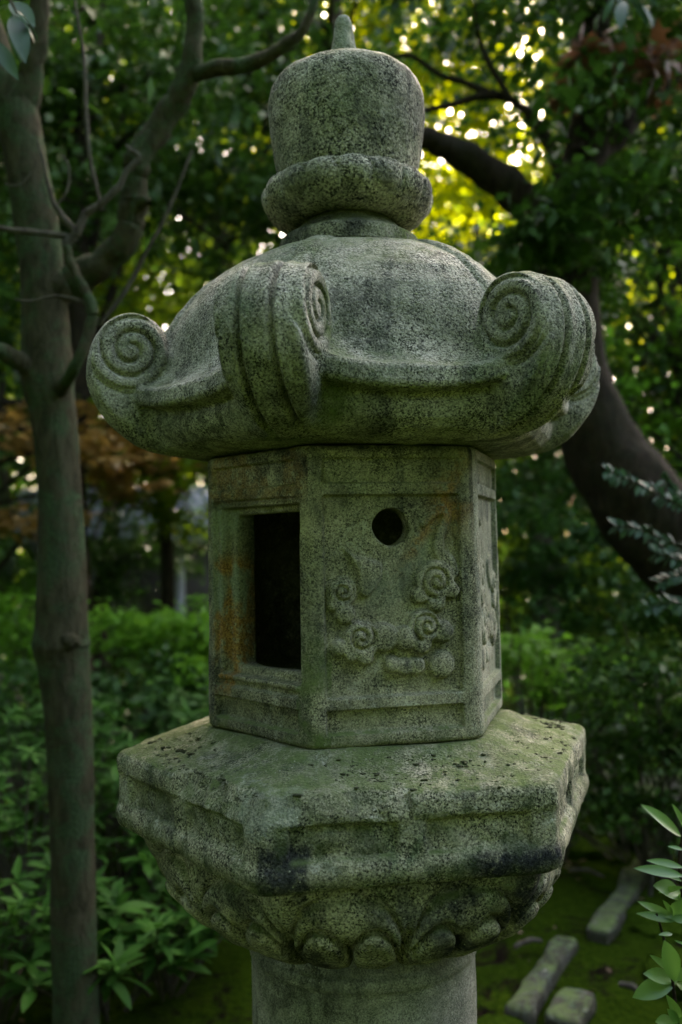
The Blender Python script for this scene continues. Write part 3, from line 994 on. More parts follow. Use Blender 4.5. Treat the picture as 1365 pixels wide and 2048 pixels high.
def pv(*a):
    return tuple(at(*a))
def leaf_obj(parent, me, base, tip, width_scale=1.0, face=None, roll=0.0, name='leaf'):
    """one leaf as an object of its own, from its stalk to its tip"""
    base = Vector(base); tip = Vector(tip)
    y = tip - base; L = y.length; y.normalize()
    f = Vector(face) if face else Vector((0, 0, 1))
    x = y.cross(f)
    if x.length < 1e-3: x = Vector((1, 0, 0))
    x.normalize(); z_ = x.cross(y)
    M = Matrix((x * L * width_scale, y * L, z_ * L)).transposed().to_4x4()
    if roll: M = M @ Matrix.Rotation(roll, 4, 'Y')
    M.translation = base
    o = bpy.data.objects.new(name, me)
    col.objects.link(o)
    o.parent = parent
    o.matrix_parent_inverse = Matrix.Translation(-root_loc(parent))
    o.matrix_basis = M
    return o

# openings in the foliage: (centre in the garden, radius, share of the leaves missing)
VOIDS = [((.75, 2.75, 3.45), .58, .85), ((-1.60, 5.40, 5.45), .42, .65), ((-4.1, 17.0, 2.2), .75, .8), ((-5.0, 21.0, 2.3), 1.0, .8)]
def open_gaps(P, seed=0):
    """thin the leaves where the crowns have their openings"""
    keep = np.ones(len(P), bool); r_ = np.random.default_rng(seed + 5)
    for c, r, p in VOIDS:
        keep &= ~((np.linalg.norm(P - np.array(c), axis=1) < r) & (r_.random(len(P)) < p))
    return P[keep]

# --- left tree -------------------------------------------------------------------
D1 = 2.95
lt = empty('tree', tuple(at(152, 2048, D1).xy) + (0,), 'slender smooth-barked tree with a knot on its trunk, beside the lantern', 'tree')
bx, by = at(152, 2048, D1).xy
tr_pts = [(bx - .01, by, -.1), pv(152, 2048, D1), pv(148, 1850, D1), pv(145, 1650, D1), pv(138, 1450, D1), pv(127, 1330, D1), pv(122, 1290, D1), pv(124, 1240, D1), pv(124, 1100, D1), pv(118, 950, D1), pv(106, 820, D1), pv(97, 760, D1), pv(92, 640, D1), pv(82, 520, D1), pv(66, 400, D1), pv(46, 290, D1), pv(32, 215, D1)]
w2 = D1 / 1802.5 / 2
tr_r = [.082, 44 * w2 * 2, 43 * w2 * 2, 43 * w2 * 2, 46 * w2 * 2, 50 * w2 * 2, 57 * w2 * 2, 50 * w2 * 2, 46 * w2 * 2, 43 * w2 * 2, 46 * w2 * 2, 52 * w2 * 2, 46 * w2 * 2, 44 * w2 * 2, 43 * w2 * 2, 42 * w2 * 2, 44 * w2 * 2]
V, F, C = tube(tr_pts, tr_r, n=40, sub=14, bump=.035)
link('trunk', np_mesh('trunk', V, F, True, B_LEFT), lt)
def blob(name, c, r, mat, parent, seed=0):
    import bmesh
    b = bmesh.new(); bmesh.ops.create_icosphere(b, subdivisions=4, radius=1.0)
    v = np.array([x.co[:] for x in b.verts]); f = np.array([[x.index for x in y.verts] for y in b.faces]); b.free()
    v = v * (1 + .35 * fbm(v + seed * 9.0, 1.6, 3))[:, None] * np.array(r) + np.array(c)
    return link(name, np_mesh(name, v, f, True, mat), parent)
blob('knot', at(88, 1292, D1 - .02), (.036, .05, .045), B_LEFT, lt, 1)
blob('knot', at(138, 1283, D1 - .075), (.036, .022, .026), B_LEFT, lt, 2)
def limb(parent, pts, radii, mat, name='limb', n=14, sub=8, bump=.05, seed=0):
    jr = np.random.default_rng(int(abs(pts[0][0]) * 1e4) % 9973)
    q = catmull(pts, 3)
    rq = np.interp(np.linspace(0, 1, len(q)), np.linspace(0, 1, len(radii)), radii)
    q[1:] += jr.normal(size=(len(q) - 1, 3)) * rq[1:, None] * .10
    rq = rq * jr.uniform(.93, 1.07, len(rq))
    V, F, C = tube(q, rq, n=n, sub=max(3, sub // 3), bump=bump * 2, seed=seed)
    return link(name, np_mesh(name, V, F, True, mat), parent)
px1 = D1 / 1802.5
limb(lt, [pv(90, 600, D1), pv(140, 568, D1), pv(200, 530, D1 - .02), pv(245, 487, D1 - .05), pv(268, 430, D1 - .06), pv(272, 370, D1 - .08), pv(275, 315, D1 - .1), pv(310, 262, D1 - .1), pv(352, 205, D1 - .12), pv(380, 150, D1 - .14), pv(388, 70, D1 - .16), pv(386, -60, D1 - .18), pv(400, -300, D1 - .2)], [40 * px1, 32 * px1, 29 * px1, 27 * px1, 27 * px1, 22 * px1, 24 * px1, 25 * px1, 24 * px1, 24 * px1, 18 * px1, 16 * px1, 10 * px1], B_LEFT, n=20, sub=10)
limb(lt, [pv(385, 150, D1 - .14), pv(430, 138, D1 - .2), pv(500, 128, D1 - .22), pv(560, 98, D1 - .25), pv(610, 50, D1 - .28), pv(650, -60, D1 - .3)], [15 * px1, 14 * px1, 13 * px1, 11 * px1, 9 * px1, 6 * px1], B_LEFT)
limb(lt, [pv(262, 435, D1 - .05), pv(285, 402, D1 - .1), pv(300, 406, D1 - .12)], [24 * px1, 13 * px1, 5 * px1], B_LEFT, 'stub')
limb(lt, [pv(32, 235, D1), pv(12, 150, D1 + .03), pv(-20, 40, D1 + .08), pv(-70, -150, D1 + .1)], [38 * px1, 28 * px1, 22 * px1, 15 * px1], B_LEFT)
limb(lt, [pv(40, 240, D1), pv(62, 160, D1 - .02), pv(75, 60, D1 - .05), pv(90, -80, D1 - .08), pv(120, -300, D1 - .1)], [34 * px1, 26 * px1, 20 * px1, 15 * px1, 10 * px1], B_LEFT)
limb(lt, [pv(95, 790, D1), pv(60, 750, D1 - .05), pv(20, 712, D1 - .1), pv(-30, 690, D1 - .15), pv(-120, 640, D1 - .2)], [26 * px1, 20 * px1, 17 * px1, 15 * px1, 10 * px1], B_LEFT)
# crooked side branch with its twigs
D2 = D1 - .18
limb(lt, [pv(120, 780, D1 - .05), pv(150, 735, D2), pv(178, 670, D2), pv(184, 615, D2), pv(165, 570, D2), pv(142, 525, D2), pv(132, 492, D2)], [15 * px1, 11 * px1, 10 * px1, 11 * px1, 8 * px1, 8 * px1, 9 * px1], B_LEFT, 'branch')
limb(lt, [pv(132, 492, D2), pv(150, 465, D2), pv(125, 432, D2), pv(105, 400, D2), pv(88, 330, D2), pv(75, 280, D2)], [9 * px1, 9 * px1, 6 * px1, 4.5 * px1, 3 * px1, 2 * px1], B_TWIG, 'branch')
limb(lt, [pv(152, 470, D2), pv(172, 428, D2), pv(205, 405, D2), pv(238, 372, D2), pv(256, 340, D2), pv(278, 315, D2), pv(262, 300, D2), pv(252, 290, D2)], [9 * px1, 7 * px1, 7 * px1, 6.5 * px1, 6 * px1, 5 * px1, 4 * px1, 3 * px1], B_TWIG, 'branch')
limb(lt, [pv(136, 474, D2), pv(90, 466, D2 - .02), pv(40, 463, D2 - .05), pv(-20, 450, D2 - .08)], [7 * px1, 6 * px1, 6 * px1, 6 * px1], B_TWIG, 'branch')
limb(lt, [pv(186, 615, D2), pv(160, 602, D2), pv(115, 592, D2), pv(60, 602, D2), pv(30, 598, D2)], [5 * px1, 3.5 * px1, 3 * px1, 2.5 * px1, 1.5 * px1], B_TWIG, 'twig')
limb(lt, [pv(200, 650, D1), pv(245, 590, D1), pv(290, 510, D1), pv(335, 425, D1), pv(385, 300, D1)], [3 * px1, 5 * px1, 4.5 * px1, 4 * px1, 2.5 * px1], B_TWIG, 'twig')
limb(lt, [pv(205, 420, D1), pv(183, 330, D1), pv(172, 220, D1), pv(168, 120, D1), pv(150, 0, D1)], [3.5 * px1, 4.5 * px1, 5 * px1, 4 * px1, 3 * px1], B_TWIG, 'twig')
limb(lt, [pv(110, 415, D2), pv(135, 380, D2), pv(138, 335, D2), pv(125, 310, D2)], [2.5 * px1, 2.5 * px1, 2 * px1, 1.5 * px1], B_TWIG, 'twig')
limb(lt, [pv(10, 368, D2), pv(40, 370, D2), pv(62, 345, D2)], [2 * px1, 2 * px1, 1.2 * px1], B_TWIG, 'twig')
LM_DARK = [leaf_mesh('leaf', L_DARK_O, 5, w=w_, fold=.3, curl=c_) for w_, c_ in ((.30, .25), (.36, .12), (.27, .4))]
# leaves hanging into the top left corner, nearer than the trunk
D3 = 2.25
limb(lt, [pv(-90, -120, D1 - .3), pv(-30, -40, D3 + .1), pv(20, 0, D3), pv(34, 30, D3)], [.012, .007, .004, .002], B_TWIG, 'twig')
for (a, b) in [((22, 4), (66, 42)), ((34, 22), (92, 66)), ((30, 26), (80, 76)), ((28, 30), (48, 92)), ((18, 8), (-20, 22)), ((24, 28), (20, 100)), ((-14, 82), (30, 138)), ((-20, 92), (12, 128)), ((8, 0), (34, -30)), ((30, 30), (6, 70))]:
    leaf_obj(lt, random.choice(LM_DARK), pv(*a, D3 + random.uniform(-.05, .05)), pv(*b, D3 + random.uniform(-.1, .1)), 1.0, (random.uniform(-.4, .4), -.55, .8))
# crown of the left tree, above and to the left of the picture
P = np.concatenate([crown_points(5200, (-1.9, 1.5, 4.4), 1.4, 1.3, 1.1, 21, 46, .20)])
cr = link('crown', leaf_cloud('crown', P, .11, L_DARK, T_NARROW, .5, 5), lt)
tag(cr, kind='stuff')

# --- leaning tree on the right -------------------------------------------------------
DR = 4.6
rt = empty('tree', (2.55, 2.9, 0), 'thick dark trunk leaning behind the roof scrolls, forking above them', 'tree')
p4 = DR / 1802.5
trp = [(2.75, 2.95, -.15), (2.35, 2.88, .75), pv(1480, 1230, DR), pv(1390, 1120, DR), pv(1300, 1030, DR), pv(1225, 930, DR), pv(1178, 830, DR), pv(1152, 720, DR), pv(1142, 600, DR), pv(1136, 480, DR), pv(1150, 380, DR + .05), pv(1172, 280, DR + .1), pv(1185, 120, DR + .2), pv(1170, -150, DR + .3)]
trr = [.34, .30, 118 * p4, 108 * p4, 96 * p4, 82 * p4, 68 * p4, 56 * p4, 54 * p4, 58 * p4, 48 * p4, 40 * p4, 34 * p4, 24 * p4]
V, F, C = tube(trp, trr, n=40, sub=10, bump=.06, seed=2)
link('trunk', np_mesh('trunk', V, F, True, B_DARK), rt)
limb(rt, [pv(1132, 500, DR), pv(1080, 430, DR - .1), pv(1010, 372, DR - .15), pv(940, 320, DR - .2), pv(880, 285, DR - .25), pv(820, 262, DR - .3), pv(740, 230, DR - .35)], [44 * p4, 36 * p4, 33 * p4, 28 * p4, 24 * p4, 19 * p4, 12 * p4], B_DARK, n=18, seed=3)
limb(rt, [pv(1160, 330, DR), pv(1230, 270, DR + .1), pv(1310, 190, DR + .2), pv(1400, 90, DR + .2)], [36 * p4, 28 * p4, 22 * p4, 15 * p4], B_DARK, seed=4)
limb(rt, [pv(1150, 400, DR), pv(1080, 260, DR + .1), pv(1040, 210, DR + .1), pv(980, 190, DR), pv(900, 210, DR), pv(840, 222, DR)], [16 * p4, 11 * p4, 9 * p4, 9 * p4, 6 * p4, 4 * p4], B_DARK, 'branch', seed=5)
limb(rt, [pv(985, 190, DR), pv(930, 165, DR), pv(880, 150, DR), pv(820, 112, DR), pv(760, 120, DR)], [8 * p4, 7 * p4, 6 * p4, 5 * p4, 3 * p4], B_DARK, 'branch', seed=6)
limb(rt, [pv(1020, 200, DR), pv(975, 120, DR), pv(955, 60, DR), pv(948, -20, DR)], [7 * p4, 5 * p4, 4 * p4, 3 * p4], B_DARK, 'branch', seed=7)
limb(rt, [pv(1175, 200, DR), pv(1230, 120, DR), pv(1210, 40, DR), pv(1230, -60, DR)], [16 * p4, 12 * p4, 9 * p4, 7 * p4], B_DARK, 'branch', seed=8)
P = np.concatenate([crown_points(1600, tuple(at(1110, 430, 4.3)), .32, .5, .36, 31, 22, .26), crown_points(1700, tuple(at(1230, 330, 4.4)), .5, .6, .5, 32, 24, .26), crown_points(1500, tuple(at(1130, 540, 5.2)), .5, .5, .3, 36, 16, .3),
                    crown_points(2000, tuple(at(1230, 60, 4.6)), .9, .8, .5, 33, 34, .24), crown_points(700, tuple(at(930, 20, 4.7)), .7, .6, .2, 37, 22, .2), crown_points(3600, (2.2, 3.8, 5.6), 1.6, 1.3, 1.0, 34, 40, .22)])
tag(link('crown', leaf_cloud('crown', open_gaps(P, 9), .085, L_DARK, T_RH, .6, 6), rt), kind='stuff')
tag(link('crown', leaf_cloud('crown', np.concatenate([crown_points(200, tuple(at(1225, 150, 4.4)), .34, .3, .14, 38, 8, .3), crown_points(110, tuple(at(1310, 120, 4.9)), .3, .3, .14, 39, 6, .3)]), .11, L_RUST, T_STAR, .6, 8), rt, ), kind='stuff')
for (a, b) in [((1232, -6), (1262, 24)), ((1250, -8), (1300, 14)), ((1262, 4), (1308, 42)), ((1246, 2), (1240, 40)), ((1270, -10), (1318, 4)), ((1284, 10), (1312, 52)), ((1228, -4), (1206, 30))]:
    leaf_obj(rt, random.choice(LM_DARK), pv(*a, 3.4), pv(*b, 3.4 + random.uniform(-.1, .1)), 1.1, (random.uniform(-.4, .4), -.5, .8))

# --- generic trees of the grove ---------------------------------------------------------
def grove_tree(name, base, height, lean, r0, crowns, leaf, mat, bark, label, group=None, tmpl=T_RH, seed=1, tilt=.6, nl=6, cat='tree'):
    r_ = np.random.default_rng(seed)
    root = empty(name, (base[0], base[1], 0), label, cat, group)
    top = np.array([base[0] + lean[0], base[1] + lean[1], height])
    b0 = np.array([base[0], base[1], -.1])
    pts = [b0 + (top - b0) * f_ + np.array([r_.normal(0, .05 * height * f_ * (1 - f_)), r_.normal(0, .05 * height * f_ * (1 - f_)), 0]) for f_ in np.linspace(0, 1, 7)]
    V, F, C = tube(pts, [r0 * 1.25, r0, r0 * .9, r0 * .8, r0 * .65, r0 * .5, r0 * .2], n=16, sub=6, seed=seed)
    link('trunk', np_mesh('trunk', V, F, True, bark), root)
    tubes = []
    for (n, c, rx, ry, rz, nc) in crowns:
        for q in range(nl):
            f_ = r_.uniform(.35, .95)
            s0 = b0 + (top - b0) * f_
            e0 = np.array(c) + r_.normal(size=3) * np.array([rx, ry, rz]) * .55
            mid = (s0 + e0) / 2 + np.array([0, 0, .08 * np.linalg.norm(e0 - s0)])
            tubes.append(([s0, mid, e0], [r0 * .35, r0 * .2, r0 * .05], dict(n=6, sub=4, seed=q)))
    for t_ in tubes:
        link('limb', tube_mesh('limb', [t_], bark), root)
    P = np.concatenate([crown_points(n, c, rx, ry, rz, seed * 10 + i, nc, .20) for i, (n, c, rx, ry, rz, nc) in enumerate(crowns)])
    P = open_gaps(P, seed)
    tag(link('crown', leaf_cloud('crown', P, leaf, mat, tmpl, tilt, seed), root), kind='stuff')
    return root

GG = 'trees of the sunlit grove behind the garden'
def A(px, py, d): return tuple(at(px, py, d))
# dark evergreens in the middle distance
EG = 'dark evergreens behind the lantern'
grove_tree('evergreen_tree', (-2.2, 5.2), 6.5, (.3, .2), .16, [(4200, A(90, 330, 7), 1.3, 1.0, 1.2, 44), (3200, A(330, 250, 7.2), 1.1, 1.0, 1.2, 40)], .11, L_DARK, B_DARK, 'dark broad-leaved evergreen standing behind the slender smooth-barked tree', EG, seed=41)
grove_tree('evergreen_tree', (-.3, 6.4), 7.5, (.3, 0), .15, [(4600, A(520, 330, 8.2), 1.3, 1.0, 1.5, 50), (3000, A(560, 60, 8.0), 1.4, 1.1, 1.0, 46)], .11, L_DARK, B_DARK, 'dark evergreen whose crown rises straight behind the onion-shaped jewel', EG, seed=42)
grove_tree('evergreen_tree', (3.3, 5.6), 7.0, (-.2, .2), .2, [(2700, A(1250, 560, 7.4), 1.3, 1.0, 1.5, 36), (1800, A(1330, 250, 7.4), 1.2, 1.0, 1.2, 40), (3000, A(1310, 840, 7.6), 1.1, .8, .9, 40)], .11, L_DARK, B_DARK, 'dark evergreen at the right, behind the leaning trunk', EG, seed=43)
grove_tree('evergreen_tree', (1.35, 7.6), 5.0, (.1, 0), .12, [(3800, A(1010, 620, 8.8), .9, .8, 1.0, 40), (3000, A(1060, 880, 8.4), 1.0, .8, 1.0, 40)], .10, L_DARK, B_DARK, 'low dark evergreen filling the space above the right-hand roof scroll', EG, seed=44)
# orange maple on the left
grove_tree('maple_tree', (-3.0, 5.0), 2.9, (.4, .1), .07, [(520, A(60, 850, 6.6), .75, .6, .26, 22), (380, A(210, 900, 6.7), .55, .5, .20, 18), (330, A(60, 1035, 6.5), .6, .5, .10, 14), (250, A(300, 960, 7), .4, .4, .15, 12)], .085, L_ORANGE, B_DARK, 'small maple turned orange behind the slender trunk', None, T_STAR, 51, .35, 4)
grove_tree('maple_tree', (-1.6, 6.0), 3.0, (.1, .1), .07, [(1500, A(330, 830, 7.6), .9, .7, .7, 40), (1500, A(250, 620, 7.8), .9, .7, .7, 40), (900, A(385, 970, 7.4), .6, .5, .4, 24)], .075, L_GREENLIT, B_DARK, 'green maple with loose airy sprays left of the roof', None, T_STAR, 52, .4, 5)
grove_tree('evergreen_tree', (-2.6, 7.6), 3.4, (.2, .1), .09, [(3200, A(220, 1010, 9.3), 1.3, .8, .75, 46), (2200, A(60, 1010, 9.2), 1.0, .8, .8, 40), (1500, A(215, 1140, 9.0), .55, .6, .4, 30), (900, A(370, 1090, 9.0), .5, .6, .3, 24)], .08, L_DARK, B_DARK, 'blue-green conifer before the garden house', EG, T_NARROW, 53, .7)
grove_tree('maple_tree', (3.0, 4.9), 4.4, (-.1, .1), .08, [(900, A(1290, 600, 6.9), .7, .6, .6, 34), (900, A(1300, 850, 6.8), .6, .5, .5, 30), (500, A(1215, 430, 7.0), .5, .5, .4, 22)], .075, L_BRIGHT, B_DARK, 'green maple sprays coloured as if sunlit, right of the leaning trunk', None, T_STAR, 54, .5, 5)  # brighter leaf colour stands in for sunlight on these sprays
# far sunlit grove
yl = [(-5.5, 12.6, 60, L_GREENLIT, 'tall maple with green leaves at the far left of the sunlit grove'), (-2.2, 13.2, 61, L_GREENLIT, 'tall green and gold maple left of the jewel'), (.9, 12.8, 62, L_YELLOW, 'golden maple glowing just left of the jewel tip'), (3.2, 12.4, 63, L_YELLOW, 'brightest yellow maple in the sunlit grove, right of the jewel'), (6.2, 13.0, 64, L_GREENLIT, 'tall maple at the far right of the sunlit grove')]
for (x, y, sd, mt_, lb) in yl:
    th_, ct = (.55, .55) if mt_ == L_YELLOW else (.85, .75)
    grove_tree('maple_tree', (x, y), 12.5, (.2, 0), .17, [(int(5000 * ct), (x, y, 5.2), 2.4, th_, 1.7, 60), (int(11000 * ct), (x + .2, y, 8.3), 2.5, th_, 1.9, 90), (int(13000 * ct), (x - .1, y, 11.0), 2.6, th_, 1.8, 100), (int(7000 * ct), (x, y, 13.2), 2.5, th_, 1.3, 70)], .18, mt_, B_DARK, lb, GG, T_RH, sd, .7, 4)

# far wood: one mass that closes the view
r_ = np.random.default_rng(71)
n = 52000
P = np.stack([r_.uniform(-16, 17, n), 17 + r_.normal(0, 1.3, n), r_.uniform(0, 1, n) ** .9 * 9.0], 1)
dens = fbm(P, .55, 3, 2)
P = open_gaps(P[dens > -.18], 1)
fw = link('far_wood', leaf_cloud('far_wood', P, .26, L_GREENLIT, T_RH, .8, 72))
n = 60000
P = np.stack([r_.uniform(-22, 24, n), 21 + r_.normal(0, 1.0, n), r_.uniform(0, 1, n)], 1)
P[:, 2] *= 15.0 - 4.5 * sstep(1.0, 2.0, P[:, 0]) * sstep(8.0, 7.0, P[:, 0])
P = open_gaps(P, 2)
tag(link('deep_wood', leaf_cloud('deep_wood', P, .42, L_DARK, T_RH, .8, 73)), 'darker wood beyond the distant green wood', 'wood', kind='stuff')
tag(fw, 'distant green wood closing the view behind the grove', 'wood', kind='stuff')

# unseen wood added behind and beside the camera to block low sky light
r_ = np.random.default_rng(75)
n = 90000
th = r_.uniform(rad(110), rad(375), n)
hh = 5.5 + 9.5 * sstep(rad(325), rad(300), th)
P = np.stack([11 * np.cos(th), 11 * np.sin(th), r_.random(n) ** .8 * hh], 1) + r_.normal(size=(n, 3)) * .8
P[:, 2] = np.maximum(P[:, 2], .05)
P = P[fbm(P, .5, 3, 6) > -.25]
tag(link('light_blocking_wood', leaf_cloud('light_blocking_wood', P, .50, L_DARK, T_RH, .8, 76)), 'unseen dense green wood added around the garden to block low light', 'wood', kind='stuff')

# --- shrubs --------------------------------------------------------------------------------
LM_SHRUB = [leaf_mesh('leaf', L_SHRUB, 6, w=w_, fold=.28, curl=c_) for w_, c_ in ((.30, .20), (.26, .10), (.34, .32))]
def whorl_shrub(name, base, height, width, shoots, leaf, label, group, seed, meshes=LM_SHRUB, leaves=(6, 9), bark=B_TWIG, maxleaf=290, lean=(0, 0), cat='shrub'):
    """upright shoots that end in rosettes of lance-shaped leaves, each leaf an object"""
    r_ = random.Random(seed)
    root = empty(name, (base[0], base[1], 0), label, cat, group)
    cnt = 0
    leaf *= r_.uniform(.72, 1.08)
    for q in range(shoots):
        a = r_.uniform(0, 2 * math.pi); rr = width * math.sqrt(r_.random())
        h = height * r_.uniform(.45, 1.0) * (1 - .25 * rr / width)
        top = Vector((base[0] + lean[0] + rr * math.cos(a), base[1] + lean[1] + rr * math.sin(a), h))
        foot = Vector((base[0] + rr * .25 * math.cos(a), base[1] + rr * .25 * math.sin(a), -.02))
        mid = foot.lerp(top, .55) + Vector((r_.uniform(-.04, .04), r_.uniform(-.04, .04), .03))
        V, F, C = tube([tuple(foot), tuple(mid), tuple(top)], [.0065, .0045, .0022], n=6, sub=4)
        link('stem', np_mesh('stem', V, F, True, bark), root)
        for tier in range(3):
            c = top if tier == 0 else top.lerp(mid, .28 * tier)
            nl = r_.randint(*leaves) if tier == 0 else r_.randint(2, 4)
            a0 = r_.uniform(0, 6.28)
            for i in range(nl):
                if cnt >= maxleaf: break
                aa = a0 + i * 2 * math.pi / nl + r_.uniform(-.25, .25)
                el = r_.uniform(-.15, .95) if tier == 0 else r_.uniform(-.25, .5)
                L = leaf * r_.uniform(.5, 1.25)
                d_ = Vector((math.cos(aa) * math.cos(el), math.sin(aa) * math.cos(el), math.sin(el)))
                leaf_obj(root, r_.choice(meshes), c, c + d_ * L, 1.0, (r_.uniform(-.5, .5), r_.uniform(-.5, .5), 1))
                cnt += 1
    return root
SG = 'leafy shrubs left of the lantern'
whorl_shrub('shrub', at(60, 2048, 3.7).xy, .95, .34, 22, .115, 'leafy shrub in the lower left corner, left of the slender trunk', SG, 1)
whorl_shrub('shrub', at(330, 2048, 3.35).xy, .52, .30, 20, .115, 'low leafy shrub between the slender trunk and the pillar', SG, 2)
whorl_shrub('shrub', at(260, 2048, 3.9).xy, .80, .32, 22, .115, 'leafy shrub directly behind the lower part of the slender trunk', SG, 3)
whorl_shrub('shrub', at(30, 1900, 4.4).xy, 1.0, .38, 22, .12, 'taller leafy shrub at the left edge, behind the corner shrub', SG, 4)
whorl_shrub('shrub', at(420, 1900, 4.3).xy, .98, .28, 16, .12, 'bright shrub whose shoots show just left of the platform corner', SG, 5)
whorl_shrub('shrub', at(210, 2048, 3.2).xy, .40, .30, 18, .12, 'lowest leafy shrub at the foot of the slender trunk', SG, 6)
whorl_shrub('shrub', at(-20, 2048, 3.15).xy, .55, .30, 20, .12, 'leafy shrub cut by the left edge near the bottom corner', SG, 7)
whorl_shrub('shrub', at(130, 2048, 4.1).xy, 1.0, .34, 22, .115, 'tall leafy shrub seen on both sides of the slender trunk', SG, 8)
whorl_shrub('shrub', at(400, 2048, 3.8).xy, .62, .30, 20, .12, 'leafy shrub whose shoots fill the gap left of the pillar', SG, 9)
whorl_shrub('shrub', at(300, 1900, 4.6).xy, .92, .36, 22, .12, 'leafy shrub farthest back below the bright green shrubs', SG, 10)
def mass_shrub(name, blobs, leaf, mat, label, group=None, seed=1, tmpl=T_RH, stems=8, tilt=.5, cat='shrub', bark=B_TWIG, nsprays=22):
    cx, cy = blobs[0][1][0], blobs[0][1][1]
    root = empty(name, (cx, cy, 0), label, cat, group)
    r_ = np.random.default_rng(seed)
    for q in range(stems):
        b_ = blobs[q % len(blobs)]
        e0 = np.array(b_[1]) + r_.normal(size=3) * np.array(b_[2:5]) * .5
        s0 = np.array([cx + r_.normal(0, .1), cy + r_.normal(0, .1), -.03])
        V, F, C = tube([s0, (s0 * .45 + e0 * .55) + np.array([r_.normal(0, .05), 0, .05]), e0], [.012, .008, .003], n=6, sub=4)
        link('stem', np_mesh('stem', V, F, True, bark), root)
    P = np.concatenate([crown_points(b_[0], b_[1], b_[2], b_[3], b_[4], seed * 7 + i, nsprays, .22, .5) for i, b_ in enumerate(blobs)])
    P[:, 2] = np.maximum(P[:, 2], .03)
    tag(link('foliage', leaf_cloud('foliage', P, leaf, mat, tmpl, tilt, seed), root), kind='stuff')
    return root
BG = 'bright green shrubs across the left background'
mass_shrub('shrub', [(1200, A(50, 1235, 6.2), .42, .4, .19), (300, A(60, 1330, 6.2), .42, .4, .22)], .07, L_BRIGHT, 'bright green shrub at the left edge, left of the slender trunk', BG, 81, T_RH, 10, .35)
mass_shrub('shrub', [(1300, A(265, 1262, 6.0), .42, .4, .15), (260, A(330, 1290, 5.9), .30, .3, .12)], .07, L_BRIGHT, 'bright green shrub between the slender trunk and the firebox', BG, 82, T_RH, 10, .35)
mass_shrub('shrub', [(700, A(385, 1262, 5.6), .24, .3, .22), (200, A(400, 1340, 5.4), .15, .3, .16)], .07, L_BRIGHT, 'bright green shrub touching the left edge of the firebox', BG, 83, T_RH, 8, .4)
DG = 'dark undergrowth shrubs'
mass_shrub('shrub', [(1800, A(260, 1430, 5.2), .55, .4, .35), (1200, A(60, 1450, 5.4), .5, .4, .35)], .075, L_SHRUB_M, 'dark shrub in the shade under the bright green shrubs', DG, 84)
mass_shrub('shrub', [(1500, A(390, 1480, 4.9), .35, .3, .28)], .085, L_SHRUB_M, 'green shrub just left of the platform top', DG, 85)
# right-hand shrubs
mass_shrub('shrub', [(620, A(1100, 1340, 5.0), .44, .3, .13), (300, A(1050, 1290, 5.0), .25, .3, .16), (300, A(1180, 1390, 4.9), .28, .25, .12)], .075, L_BRIGHT, 'bright low spreading shrub right of the firebox', None, 86, T_RH, 14, .35)
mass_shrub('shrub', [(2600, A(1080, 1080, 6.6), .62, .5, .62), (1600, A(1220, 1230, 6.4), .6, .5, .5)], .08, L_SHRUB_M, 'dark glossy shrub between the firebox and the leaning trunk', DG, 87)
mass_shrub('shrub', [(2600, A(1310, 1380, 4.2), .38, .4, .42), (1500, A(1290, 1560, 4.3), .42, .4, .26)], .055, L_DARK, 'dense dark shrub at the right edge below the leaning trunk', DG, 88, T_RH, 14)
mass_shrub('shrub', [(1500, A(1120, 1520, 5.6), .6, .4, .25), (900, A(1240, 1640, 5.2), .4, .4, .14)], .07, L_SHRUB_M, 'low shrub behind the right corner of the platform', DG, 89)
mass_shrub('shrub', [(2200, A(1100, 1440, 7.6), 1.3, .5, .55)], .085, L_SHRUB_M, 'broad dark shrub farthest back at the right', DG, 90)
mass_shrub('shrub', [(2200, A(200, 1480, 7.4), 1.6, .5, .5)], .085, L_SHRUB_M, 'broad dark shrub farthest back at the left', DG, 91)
# bare grey twigs beside the platform
tw = empty('dry_twigs', (1.1, 2.6, 0), 'bare grey twigs sprouting behind the platform on the right', 'twigs')
r_ = random.Random(5)
for q in range(26):
    x0, y0 = r_.uniform(1010, 1230), r_.uniform(1440, 1500)
    dd = r_.uniform(4.2, 4.9)
    a = at(x0, y0 + 20, dd); b = at(x0 + r_.uniform(-50, 30), y0 - r_.uniform(20, 150), dd + r_.uniform(-.2, .2))
    mid = (a + b) / 2 + Vector((r_.uniform(-.06, .06), 0, r_.uniform(0, .05)))
    a.z = min(a.z, .5)
    fx_ = (1.0, 1.35, 1.6)[q % 3]
    limb(tw, [(fx_ + r_.uniform(-.05, .05), 2.75 + r_.uniform(-.08, .08), -.02), ((a.x + fx_) / 2 + r_.uniform(-.08, .08), (a.y + 2.75) / 2, a.z * .45), tuple(a), tuple(mid), tuple(b)], [.005, .0045, .004, .003, .0015], B_TWIG, 'twig', n=5, sub=4)

